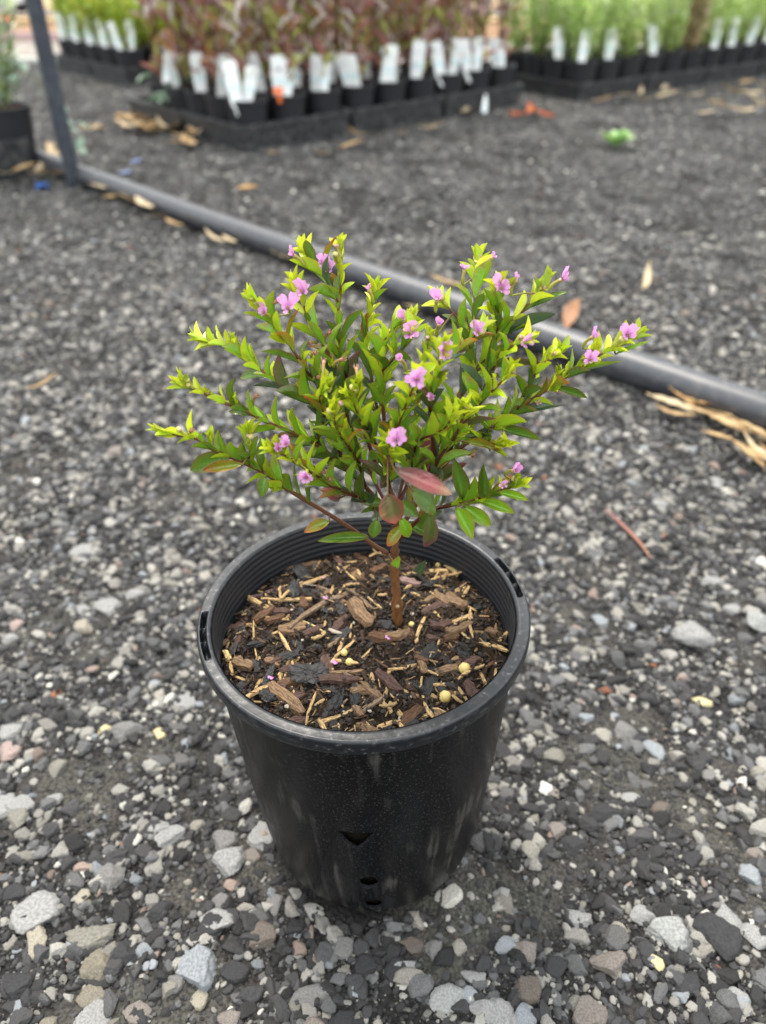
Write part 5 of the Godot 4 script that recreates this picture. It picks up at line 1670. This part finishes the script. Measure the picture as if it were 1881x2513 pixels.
# ---------------------------------------------------------------- trays, nursery pots, labels
func make_tray(called: String, label: String, at: Vector3, u: Vector3, long_: float, deep: float, tall: float, group: String) -> void:
	var t := thing(called, label, "tray", at, atan2(-u.z, u.x), group)
	var s := Shape.new()
	# walls lean out slightly; local x runs along the front, -z to the back
	var g := 0.006
	var rings := [[0.014, 0.002], [0.008, 0.003], [0.002, tall - 0.012], [0.002, tall - 0.0115]]
	for ring in rings:
		var i: float = ring[0] + g
		for q in [Vector3(i, 0, -i), Vector3(long_ - i, 0, -i), Vector3(long_ - i, 0, -deep + i), Vector3(i, 0, -deep + i)]:
			s.p(q + Vector3(0, ring[1], 0))
	s.grid(0, rings.size(), 4, true)
	s.box(Vector3(long_ - 0.03, 0.003, deep - 0.03), Vector3(long_ / 2, 0.006, -deep / 2))
	part("basin", s.mesh(mats.tray_plastic, true), t)
	s = Shape.new()
	var lip := 0.012
	s.box(Vector3(long_ - 2 * g, 0.012, lip), Vector3(long_ / 2, tall - 0.006, -g - lip / 2 + 0.004))
	s.box(Vector3(long_ - 2 * g, 0.012, lip), Vector3(long_ / 2, tall - 0.006, -deep + g + lip / 2 - 0.004))
	s.box(Vector3(lip, 0.0118, deep - 2 * g - 0.016), Vector3(g + lip / 2 - 0.004, tall - 0.006, -deep / 2))
	s.box(Vector3(lip, 0.0118, deep - 2 * g - 0.016), Vector3(long_ - g - lip / 2 + 0.004, tall - 0.006, -deep / 2))
	part("rim", s.mesh(mats.tray_plastic, true), t)
	s = Shape.new()
	var k := 0.07
	while k < long_ - 0.05:
		s.box(Vector3(0.005, tall - 0.02, 0.004), Vector3(k, tall / 2, -g - 0.0045))
		k += 0.075
	part("ribs", s.mesh(mats.tray_plastic, true), t).set_meta("kind", "stuff")


func make_nursery_pot(r: float, tall: float) -> Node3D:
	var t := Node3D.new()
	var s := Shape.new()
	s.lathe([Vector2(0, 0.001), Vector2(r * 0.76, 0.0), Vector2(r * 0.8, 0.004), Vector2(r * 0.96, tall - 0.012), Vector2(r, tall - 0.011), Vector2(r, tall - 0.001), Vector2(r * 0.97, tall), Vector2(r * 0.92, tall - 0.002), Vector2(r * 0.9, tall - 0.02)], 28)
	part("body", s.mesh(mats.black_plastic), t)
	s = Shape.new()
	for k in 8:
		for j in 24:
			var w := TAU * j / 24.0
			var rr := r * 0.93 * k / 7.0
			s.p(Vector3(cos(w) * rr, tall - 0.014 + rnd(-0.003, 0.003), sin(w) * rr), Color(0.1, 0.065, 0.045) * rnd(0.5, 1.5))
	s.grid(0, 8, 24, true)
	part("potting_soil", s.mesh(mats.earth), t)
	return t


func make_red_plant(k: int) -> Node3D:
	var t := Node3D.new()
	var leaves := Shape.new()
	for j in 6:
		var w := j * 2.4 + k
		var s := Shape.new()
		var base := Vector3(cos(w) * 0.012, 0, sin(w) * 0.012)
		var top := Vector3(cos(w) * rnd(0.03, 0.08), rnd(0.34, 0.5), sin(w) * rnd(0.03, 0.08))
		var mid := (base + top) / 2.0 + Vector3(rnd(-0.02, 0.02), 0.02, rnd(-0.02, 0.02))
		var line := bezier_points([base, mid, top], 12)
		var rr := []
		for q in 13:
			rr.append(lerpf(0.0034, 0.0014, q / 12.0))
		s.tube(line, rr, 6, Color(0.13, 0.055, 0.04), Color(0.2, 0.07, 0.06))
		part("stem", s.mesh(mats.stem), t)
		for q in range(1, 13):
			for e in (2 if q % 3 else 1):
				var a: float = q * 1.9 + e * PI + rnd(-0.4, 0.4)
				var up: float = rnd(0.9, 2.6)
				var d := Vector3(cos(a), up, sin(a)).normalized()
				var l := rnd(0.05, 0.085) * (0.75 if q > 10 else 1.0)
				var hi := q / 12.0
				var pick := rng.randf()
				var c := Color(0.4, 0.27, 0.26)
				if pick < 0.2 + 0.3 * hi:
					c = Color(0.4, 0.42, 0.12)
				elif pick < 0.5:
					c = Color(0.36, 0.16, 0.14)
				elif pick < 0.62:
					c = Color(0.4, 0.21, 0.07)
				elif pick < 0.74:
					c = Color(0.68, 0.62, 0.58)
				c = c * rnd(0.8, 1.25)
				var lf := leaf_shape([c, c, c * 1.1, c * 0.9], 0.85, 0.2, 0.3)
				var x := d.cross(Vector3.UP).normalized()
				leaves.add(lf, Transform3D(Basis(x * l * 0.17, d * l, x.cross(d) * l), line[q]))
	part("foliage", leaves.mesh(mats.far_leaf), t).set_meta("kind", "stuff")
	return t


func make_bush(k: int, tall: float, wide: float, tints: Array, needle: float) -> Node3D:
	var t := Node3D.new()
	var leaves := Shape.new()
	for j in 9:
		var w := j * 2.4 + k
		var s := Shape.new()
		var top := Vector3(cos(w) * wide * rnd(0.3, 1.0), tall * rnd(0.6, 1.0), sin(w) * wide * rnd(0.3, 1.0))
		var line := bezier_points([Vector3(cos(w) * 0.01, 0, sin(w) * 0.01), top * 0.5 + Vector3(cos(w), 0, sin(w)) * wide * 0.2, top], 14)
		var rr := []
		for q in 15:
			rr.append(lerpf(0.0022, 0.0008, q / 14.0))
		s.tube(line, rr, 5, Color(0.16, 0.11, 0.06), Color(0.15, 0.2, 0.05))
		part("stem", s.mesh(mats.stem), t)
		for q in range(2, 15):
			for e in 5:
				var a := rng.randf() * TAU
				var d := Vector3(cos(a), rnd(0.1, 1.3), sin(a)).normalized()
				var l := needle * rnd(0.7, 1.3)
				var c: Color = tints[rng.randi() % tints.size()] * rnd(0.75, 1.2)
				var x := d.cross(Vector3.UP).normalized()
				var at: Vector3 = line[q] + Vector3(rnd(-1, 1), rnd(-1, 1), rnd(-1, 1)) * 0.012
				var n := x.cross(d)
				var i0 := leaves.p(at, c)
				var i1 := leaves.p(at + d * l * 0.5 + x * l * 0.15, c)
				var i2 := leaves.p(at + d * l + n * l * 0.1, c * 1.1)
				var i3 := leaves.p(at + d * l * 0.5 - x * l * 0.15, c)
				leaves.quad(i0, i1, i2, i3)
	part("foliage", leaves.mesh(mats.far_leaf, true), t).set_meta("kind", "stuff")
	return t


func make_label() -> Node3D:
	var t := Node3D.new()
	var s := Shape.new()
	var outline := [Vector2(-0.006, -0.03), Vector2(0.006, -0.03), Vector2(0.01, -0.006), Vector2(0.016, 0.002), Vector2(0.0205, 0.06), Vector2(0.0205, 0.116), Vector2(0.016, 0.126), Vector2(-0.016, 0.126), Vector2(-0.0205, 0.116), Vector2(-0.0205, 0.06), Vector2(-0.016, 0.002), Vector2(-0.01, -0.006)]
	for z in [0.0005, -0.0005]:
		for q in outline:
			s.p(Vector3(q.x, q.y, z), Color(0.86, 0.9, 0.89))
	s.grid(0, 2, outline.size(), true)
	for e in [0, 1]:
		var m := s.p(Vector3(0, 0.05, 0.0005 - 0.001 * e), Color(0.86, 0.9, 0.89))
		for k in outline.size():
			s.tri(m, e * outline.size() + k, e * outline.size() + (k + 1) % outline.size())
	part("plate", s.mesh(mats.painted, true), t)
	s = Shape.new()
	s.box(Vector3(0.034, 0.022, 0.0004), Vector3(0.002, 0.05, 0.0009), Color(0.72, 0.87, 0.88))
	s.box(Vector3(0.03, 0.006, 0.0004), Vector3(-0.002, 0.09, 0.0009), Color(0.66, 0.74, 0.76))
	part("print", s.mesh(mats.painted, true), t).set_meta("kind", "stuff")
	return t


const ORDINALS := ["first", "second", "third", "fourth", "fifth", "sixth", "seventh", "eighth", "ninth", "tenth", "eleventh", "twelfth", "thirteenth"]
const ROWS := ["front row", "second row", "third row", "fourth row", "fifth row", "sixth row"]


func put_new(proto: Node3D, called: String, label: String, category: String, group: String, at: Vector3, turn: float, size := 1.0) -> Node3D:
	var o := copy_of(proto, called, label, at, turn, size)
	tag(o, label, category, group)
	return o


func build_nursery() -> void:
	var pot := make_nursery_pot(0.066, 0.135)
	var label_tag := make_label()
	var reds := [make_red_plant(0), make_red_plant(1), make_red_plant(2), make_red_plant(3)]
	# --- block of red-leaved plants
	var u := Vector3(0.7432, 0, -0.6691)
	var v := Vector3(-0.6691, 0, -0.7432)
	var a := Vector3(-0.428, 0, -2.332)
	for j in 2:
		for i in 3:
			make_tray("black_tray", "%s black tray of the red plants' %s" % [["nearest", "middle", "farthest"][i], ["front row, along the gravel", "back row, behind the front trays"][j]], a + u * 0.4547 * i + v * 0.381 * j, u, 0.4547, 0.381, 0.078, "black trays under the red-leaved plants")
	for j in 6:
		for i in 9:
			if j >= 4 and i > 1:
				continue
			if j == 5 and i == 0:
				continue
			var at: Vector3 = a + u * (0.078 + 0.1507 * i) + v * (0.072 + 0.126 * j) + Vector3(0, 0.009, 0)
			var where := "%s in the %s of the red block" % [ORDINALS[i], ROWS[j]]
			put_new(pot, "nursery_pot", "small black pot, %s from the near corner" % where, "pot", "black pots in the red block", at, rng.randf() * TAU)
			put_new(reds[rng.randi() % 4], "red_seedling", "purple brown plant, %s from the near corner" % where, "plant", "red-leaved plants", at + Vector3(0, 0.118, 0), rng.randf() * TAU, rnd(0.85, 1.12))
			if j == 0 or (i == 0 and j < 5) or (j == 1):
				for e in (2 if j == 0 and i != 5 else 1):
					var lean := Basis.from_euler(Vector3(rnd(-0.2, 0.15), 0.25 + rnd(-0.8, 0.8), rnd(-0.3, 0.25))).scaled(Vector3(1.1, 1.0, 1.0) * rnd(0.78, 1.05))
					var q := at + Vector3(-0.004, 0.122, 0.036) + u * rnd(-0.015, 0.015) + u * (0.04 * e - (0.02 if j == 0 else 0.0))
					var o := put_new(label_tag, "plant_label", "white label%s, %s" % ["" if e == 0 else ", the right one of two", where], "label", "white labels in the red block", q, 0.0)
					o.basis = lean
	var spot := Shape.new()
	spot.box(Vector3(0.028, 0.02, 0.002), Vector3.ZERO, Color(0.8, 0.16, 0.03), Basis.from_euler(Vector3(-0.5, 0.1, 0.1)))
	spot.box(Vector3(0.012, 0.03, 0.0018), Vector3(0.004, -0.02, 0.003), Color(0.75, 0.16, 0.03))
	one("orange_tag", spot.mesh(mats.painted, true), "small orange tag at the foot of the white labels nearest the tray corner", "tag").position = a + u * 0.17 + v * 0.03 + Vector3(0.0, 0.16, 0.0)
	# trailing plant in the left corner of the block
	var trail := thing("trailing_plant", "grey green plant with broad drooping leaves hanging over the tray's left end", "plant", a + v * 0.69 + u * 0.06 + Vector3(0, 0.1, 0))
	for k in 16:
		var w := rnd(1.0, 4.2)
		var d := Vector3(cos(w), rnd(-0.6, 0.5), sin(w) * 0.8 + 0.4).normalized()
		var l := rnd(0.06, 0.09)
		var c := Color(0.10, 0.16, 0.11) * rnd(0.7, 1.4)
		var o := part("leaf", leaf_shape([c, c, c * 1.1, c * 1.2], 0.9, 0.3, 0.3).mesh(mats.far_leaf), trail)
		var x := d.cross(Vector3.UP).normalized()
		o.transform = Transform3D(Basis(x * l * 0.42, d * l, x.cross(d) * l), Vector3(rnd(-0.03, 0.1), rnd(0.0, 0.06), rnd(-0.02, 0.1)) + v * rnd(-0.22, 0.0))
	# white label dropped against the last tray
	var fallen := put_new(label_tag, "plant_label", "white label dropped at the foot of the red block's farthest front tray", "label", "", Vector3(0.41, 0.045, -3.08), 0.3, 0.62)
	fallen.rotation = Vector3(-0.25, 0.6, 2.9)
	# --- block of green bushes to the right
	var green := [Color(0.42, 0.6, 0.16), Color(0.36, 0.54, 0.13), Color(0.5, 0.64, 0.2), Color(0.48, 0.55, 0.32)]
	var bushes := [make_bush(0, 0.34, 0.085, green, 0.034), make_bush(1, 0.38, 0.09, green, 0.032), make_bush(2, 0.3, 0.085, green, 0.034)]
	var ub := Vector3(0.809, 0, -0.588)
	var vb := Vector3(-0.588, 0, -0.809)
	var b := Vector3(0.822, 0, -3.299)
	for j in 2:
		for i in 4:
			make_tray("black_tray", "%s black tray of the green bushes' %s" % [ORDINALS[i], ["front row, counted from the corner", "back row, counted from the corner"][j]], b + ub * 0.43 * i + vb * 0.381 * j, ub, 0.43, 0.381, 0.068, "black trays under the green bushes")
	for j in 4:
		for i in 12:
			if j >= 2 and i > 3:
				continue
			var at: Vector3 = b + ub * (0.075 + 0.1425 * i) + vb * (0.075 + 0.127 * j) + Vector3(0, 0.009, 0)
			var where := "%s in the %s of the green block" % [ORDINALS[i], ROWS[j]]
			put_new(pot, "nursery_pot", "small black pot, %s from the corner" % where, "pot", "black pots in the green block", at, rng.randf() * TAU)
			if j == 0 and i == 5:
				continue
			put_new(bushes[rng.randi() % 3], "green_seedling", "feathery green bush, %s from the corner" % where, "plant", "light green bushes", at + Vector3(0, 0.115, 0), rng.randf() * TAU, rnd(0.88, 1.12))
			if (j == 0 and not (i in [2, 4])) or (i == 0 and j == 1):
				var o := put_new(label_tag, "plant_label", "white label, %s from the corner" % where, "label", "white labels in the green block", at + Vector3(0.0, 0.122, 0.036) + ub * rnd(-0.02, 0.02), 0.0)
				o.basis = Basis.from_euler(Vector3(rnd(-0.1, 0.1), rnd(-0.2, 0.5), rnd(-0.12, 0.2)))
	var at5: Vector3 = b + ub * (0.075 + 0.1425 * 5) + vb * 0.075 + Vector3(0, 0.124, 0)
	put_new(make_bush(7, 0.42, 0.05, [Color(0.5, 0.4, 0.24), Color(0.55, 0.46, 0.3), Color(0.42, 0.36, 0.18)], 0.05), "dry_seedling", "dried straw coloured plant among the light green bushes", "plant", "", at5, 0.0)
	for k in 3:
		var o := put_new(label_tag, "plant_label", "%s of three white labels stuck on the side of a green bush tray" % ["left", "middle", "right"][k], "label", "", b + ub * (1.385 + 0.052 * k) - vb * 0.012 + Vector3(0, 0.04, 0), 0.0, 0.44)
		o.basis = Basis(Vector3.UP, 0.62).scaled(Vector3.ONE * 0.46)
		o.position.y = 0.012
	# --- block of yellow green bushes behind the left end
	var c0 := Vector3(-1.16, 0, -3.72)
	var lime := [Color(0.4, 0.5, 0.05), Color(0.3, 0.48, 0.06), Color(0.5, 0.48, 0.06)]
	var limes := [make_bush(3, 0.27, 0.08, lime, 0.04), make_bush(4, 0.33, 0.085, lime, 0.042)]
	for j in 2:
		for i in 2:
			make_tray("black_tray", "black tray under the yellow green bushes, %s %s" % [["front", "back"][j], ["left", "right"][i]], c0 + u * 0.43 * i + v * 0.39 * j, u, 0.43, 0.385, 0.075, "black trays under the yellow green bushes")
	for j in 5:
		for i in 4:
			if i > 1 and j < 2:
				continue
			var at: Vector3 = c0 + u * (0.08 + 0.15 * i) + v * (0.08 + 0.155 * j) + Vector3(0, 0.009, 0)
			var where := "%s in the %s of the far left block" % [ORDINALS[i], ROWS[j]]
			put_new(pot, "nursery_pot", "small black pot, %s" % where, "pot", "black pots in the far left block", at, rng.randf() * TAU)
			put_new(limes[rng.randi() % 2], "lime_seedling", "leafy yellow green bush, %s" % where, "plant", "yellow green bushes", at + Vector3(0, 0.115, 0), rng.randf() * TAU, rnd(0.9, 1.1))
			if i == 0:
				for e in 2:
					var o := put_new(label_tag, "plant_label", "white label %s of its pot, %s" % [["left", "right"][e], where], "label", "white labels in the far left block", at + Vector3(-0.025 + 0.045 * e, 0.122, 0.035), 0.0)
					o.basis = Basis.from_euler(Vector3(0.0, -0.3 + rnd(-0.4, 0.4), rnd(-0.1, 0.35)))
	# --- tray and pot at the left edge
	var ul := Vector3(0.86, 0, -0.51)
	make_tray("black_tray", "black tray at the left edge beside the dark post", Vector3(-0.975, 0, -2.05) - ul * 0.45, ul, 0.45, 0.38, 0.098, "")
	var big := make_nursery_pot(0.075, 0.165)
	var at_l := Vector3(-1.054, 0.009, -2.105)
	put_new(big, "nursery_pot", "black pot with the grey green plant at the left edge", "pot", "", at_l, 1.0)
	var grey := [Color(0.48, 0.58, 0.44), Color(0.4, 0.52, 0.3), Color(0.55, 0.62, 0.55), Color(0.46, 0.52, 0.22)]
	put_new(make_bush(9, 0.32, 0.075, grey, 0.055), "grey_seedling", "pale grey green plant in the black pot at the left edge", "plant", "", at_l + Vector3(0.0, 0.148, 0), 0.4)
	var sprig := thing("leafy_sprig", "loose sprig of round grey green leaves between the left pot and the post", "sprig", at_l + Vector3(0.06, 0.15, 0.02))
	for k in 14:
		var t := k / 13.0
		var q := Vector3(0.02 + 0.13 * t + rnd(-0.03, 0.03), 0.13 - 0.22 * t + rnd(-0.04, 0.05), rnd(-0.03, 0.03))
		var d := Vector3(rnd(-0.3, 1.0), rnd(-0.4, 0.5), rnd(-0.4, 0.6)).normalized()
		var c := Color(0.2, 0.3, 0.23) * rnd(0.8, 1.3)
		var o := part("leaf", leaf_shape([c, c, c, c * 1.15], 0.95, 0.15, 0.2).mesh(mats.far_leaf), sprig)
		var x := d.cross(Vector3.UP).normalized()
		o.transform = Transform3D(Basis(x * 0.024, d * 0.04, x.cross(d) * 0.04), q)
	var st := Shape.new()
	st.tube(bezier_points([Vector3(-0.05, 0.0, 0.0), Vector3(0.0, 0.1, 0.0), Vector3(0.06, 0.08, 0.01), Vector3(0.15, -0.09, 0.0)], 14), [0.002, 0.002, 0.002, 0.002, 0.0018, 0.0018, 0.0018, 0.0016, 0.0016, 0.0015, 0.0014, 0.0013, 0.0012, 0.0011, 0.001], 5, Color(0.2, 0.24, 0.12), Color(0.24, 0.28, 0.16))
	part("stem", st.mesh(mats.stem), sprig)


# ---------------------------------------------------------------- beyond the yard
func strip(called: String, far_z: float, near_z: float, half: float, lift: float, tint: Color) -> void:
	var s := Shape.new()
	var cols := 40
	var rows := 30
	for r in rows:
		for k in cols:
			var x := lerpf(-half, half, float(k) / (cols - 1))
			var z := lerpf(far_z, near_z, float(r) / (rows - 1))
			if r == 0 or r == rows - 1:
				z += bumps.get_noise_2d(x * 0.05, r * 9.0) * 0.02 * absf(near_z)
			s.p(Vector3(x, terrain(z) + lift, z), tint)
	s.grid(0, rows, cols)
	setting(called, s.mesh(mats.far_ground))


func build_beyond() -> void:
	strip("pale_road", -5.62, -4.62, 12.0, 0.012, Color(0.30, 0.275, 0.25))
	strip("earth_verge", -14.6, -5.6, 22.0, 0.03, Color(0.27, 0.165, 0.095))
	strip("dry_grass_verge", -27.0, -14.2, 40.0, 0.06, Color(0.52, 0.37, 0.2))
	strip("track", -58.0, -25.5, 90.0, 0.10, Color(0.27, 0.235, 0.205))
	strip("dry_field", -150.0, -56.0, 130.0, 0.16, Color(0.42, 0.33, 0.2))
	var s := Shape.new()
	s.box(Vector3(7.0, 0.02, 0.035), Vector3(-4.0, 0.012, 0), Color(0.6, 0.62, 0.58))
	var edge := one("pale_edging", s.mesh(mats.matte), "thin pale edging strip along the far side of the gravel, behind the post", "edging")
	edge.position = Vector3(0, 0, -4.62)
	s = Shape.new()
	s.box(Vector3(9.0, 0.05, 0.06), Vector3(-4.6, 0.025, 0), Color(0.42, 0.3, 0.3))
	edge = one("pinkish_kerb", s.mesh(mats.matte), "low pinkish kerb between the pale road and the brown earth", "kerb")
	edge.position = Vector3(0, 0.012, -5.62)
	# orange marker
	var mark := thing("marker_post", "short orange marker peg on the brown earth below the white van", "marker", Vector3(-5.48, terrain(-13.2) + 0.03, -13.2))
	s = Shape.new()
	s.lathe([Vector2(0.034, 0), Vector2(0.034, 0.13), Vector2(0.03, 0.14), Vector2(0, 0.141)], 14, Color(0.75, 0.12, 0.04))
	part("stake", s.mesh(mats.painted), mark)
	s = Shape.new()
	s.lathe([Vector2(0.0345, 0.142), Vector2(0.035, 0.145), Vector2(0.035, 0.165), Vector2(0.03, 0.172), Vector2(0, 0.173)], 14, Color(0.6, 0.55, 0.5))
	part("reflector_band", s.mesh(mats.painted), mark)
	# white van, its tail towards the post
	var van := thing("white_van", "parked white van far off in the top left corner", "van", Vector3(-15.6, terrain(-35.9) + 0.1, -36.1), 0.0)
	s = Shape.new()
	var side := [Vector2(-2.3, 0.42), Vector2(1.93, 0.42), Vector2(1.97, 0.5), Vector2(1.97, 1.0), Vector2(1.9, 1.9), Vector2(1.75, 2.0), Vector2(-1.2, 2.0), Vector2(-1.45, 1.92), Vector2(-2.0, 1.2), Vector2(-2.65, 1.05), Vector2(-2.75, 0.85), Vector2(-2.75, 0.5), Vector2(-2.65, 0.42)]
	for z in [0.85, -0.85]:
		for q in side:
			s.p(Vector3(q.x, q.y, z * (0.9 if q.y > 1.5 else 1.0)), Color(0.72, 0.73, 0.7))
	s.grid(0, 2, side.size(), true)
	for e in [0, 1]:
		var m := s.p(Vector3(0, 1.0, 0.85 - 1.7 * e), Color(0.72, 0.73, 0.7))
		for k in side.size():
			s.tri(m, e * side.size() + k, e * side.size() + (k + 1) % side.size())
	part("body", s.mesh(mats.painted, true), van)
	s = Shape.new()
	s.box(Vector3(4.5, 0.1, 1.66), Vector3(-0.35, 0.37, 0), Color(0.06, 0.06, 0.065))
	part("sill", s.mesh(mats.matte, true), van)
	s = Shape.new()
	s.box(Vector3(0.09, 0.14, 1.62), Vector3(2.0, 0.5, 0), Color(0.12, 0.12, 0.12))
	part("bumper", s.mesh(mats.matte, true), van)
	s = Shape.new()
	s.box(Vector3(1.0, 0.5, 0.02), Vector3(-1.0, 1.5, 0.83))
	part("window", s.mesh(mats.window_glass, true), van)
	s = Shape.new()
	s.box(Vector3(0.02, 0.3, 0.1), Vector3(1.975, 0.9, 0.7), Color(0.5, 0.03, 0.02))
	part("tail_light", s.mesh(mats.painted, true), van)
	for x in [1.22, -1.95]:
		for z in [0.8, -0.8]:
			var wheel := Node3D.new()
			var n: int = used_names.get("van_wheel", 0)
			used_names["van_wheel"] = n + 1
			wheel.name = "wheel" if n == 0 else "wheel_%03d" % n
			van.add_child(wheel, true)
			wheel.position = Vector3(x, 0.33, z)
			wheel.rotation = Vector3(PI / 2, 0, 0)
			var w := Shape.new()
			w.lathe([Vector2(0.2, -0.09), Vector2(0.3, -0.1), Vector2(0.33, -0.07), Vector2(0.33, 0.07), Vector2(0.3, 0.1), Vector2(0.2, 0.09)], 28)
			part("tyre", w.mesh(mats.rubber), wheel)
			w = Shape.new()
			w.lathe([Vector2(0, -0.06), Vector2(0.2, -0.08), Vector2(0.2, 0.08), Vector2(0, 0.06)], 20, Color(0.4, 0.4, 0.4))
			part("hub", w.mesh(mats.painted), wheel)
	# a tree whose foot shows between the post and the plants
	var tree := thing("dark_tree", "dark tree trunk far off between the post and the plants", "tree", Vector3(-17.24, terrain(-50.9) + 0.1, -50.9))
	tree.scale = Vector3.ONE * 2.3
	s = Shape.new()
	s.tube(bezier_points([Vector3(0, -0.05, 0), Vector3(0.02, 0.5, 0), Vector3(-0.05, 1.6, 0.05), Vector3(0.1, 3.2, 0)], 16), [0.2, 0.17, 0.155, 0.15, 0.145, 0.14, 0.14, 0.135, 0.13, 0.125, 0.12, 0.115, 0.11, 0.1, 0.09, 0.08, 0.07], 14, Color(0.05, 0.038, 0.03), Color(0.07, 0.055, 0.045))
	part("trunk", s.mesh(mats.matte), tree)
	s = Shape.new()
	for k in 2600:
		var w := rng.randf() * TAU
		var r := 1.5 * sqrt(rng.randf())
		var at := Vector3(cos(w) * r, 3.3 + rnd(-1.0, 1.2) * (1.0 - r / 2.2) + 0.3 * sin(w * 3.0), sin(w) * r)
		var d := Vector3(rnd(-1, 1), rnd(-1, 0.6), rnd(-1, 1)).normalized() * 0.12
		var x := d.cross(Vector3(rnd(-1, 1), 1, rnd(-1, 1))).normalized() * 0.03
		var c := Color(0.06, 0.1, 0.04) * rnd(0.6, 1.4)
		var i0 := s.p(at, c)
		var i1 := s.p(at + d * 0.5 + x, c)
		var i2 := s.p(at + d, c)
		var i3 := s.p(at + d * 0.5 - x, c)
		s.quad(i0, i1, i2, i3)
	part("crown", s.mesh(mats.far_leaf, true), tree).set_meta("kind", "stuff")


func _ready() -> void:
	# camera
	var cam := Camera3D.new()
	cam.name = "camera"
	var lens := CameraAttributesPhysical.new()
	lens.frustum_focal_length = 18.55
	lens.frustum_focus_distance = 0.436
	lens.exposure_aperture = 3.6
	lens.frustum_near = 0.02
	lens.frustum_far = 400.0
	cam.attributes = lens
	cam.keep_aspect = Camera3D.KEEP_HEIGHT
	cam.fov = 65.80
	cam.near = 0.02
	cam.far = 400.0
	add_child(cam)
	cam.position = Vector3(0.0117, 0.551, 0.3542)
	cam.rotation_degrees = Vector3(-35.915, 0, 0)
	cam.current = true
	# overcast sky
	var sky_mat := ProceduralSkyMaterial.new()
	sky_mat.sky_top_color = Color(0.98, 0.99, 1.0)
	sky_mat.sky_horizon_color = Color(0.70, 0.71, 0.72)
	sky_mat.sky_curve = 0.3
	sky_mat.ground_horizon_color = Color(0.4, 0.38, 0.35)
	sky_mat.ground_bottom_color = Color(0.25, 0.24, 0.22)
	sky_mat.sky_energy_multiplier = 1.0
	var sky := Sky.new()
	sky.sky_material = sky_mat
	var env := Environment.new()
	env.background_mode = Environment.BG_SKY
	env.sky = sky
	env.tonemap_mode = Environment.TONE_MAPPER_LINEAR
	env.tonemap_exposure = 3.05
	env.sdfgi_enabled = true
	env.ssao_enabled = true
	env.ssil_enabled = true
	var we := WorldEnvironment.new()
	we.name = "world_environment"
	we.environment = env
	add_child(we)
	var sun := DirectionalLight3D.new()
	sun.name = "sun"
	sun.light_energy = 0.5
	sun.light_angular_distance = 14.0
	sun.light_color = Color(1.0, 0.97, 0.93)
	sun.shadow_enabled = true
	sun.rotation_degrees = Vector3(-62, -152, 0)
	add_child(sun)

	rng.seed = 20240611
	make_materials()
	make_stone_meshes()
	make_leaf_meshes()
	make_petals()
	# ground
	build_ground()
	build_named_stones()
	build_gravel()
	build_beyond()
	# the pot and what grows in it
	build_pot()
	build_soil()
	build_plant()
	# the nursery around it
	build_pipe_and_post()
	build_nursery()
	build_litter()
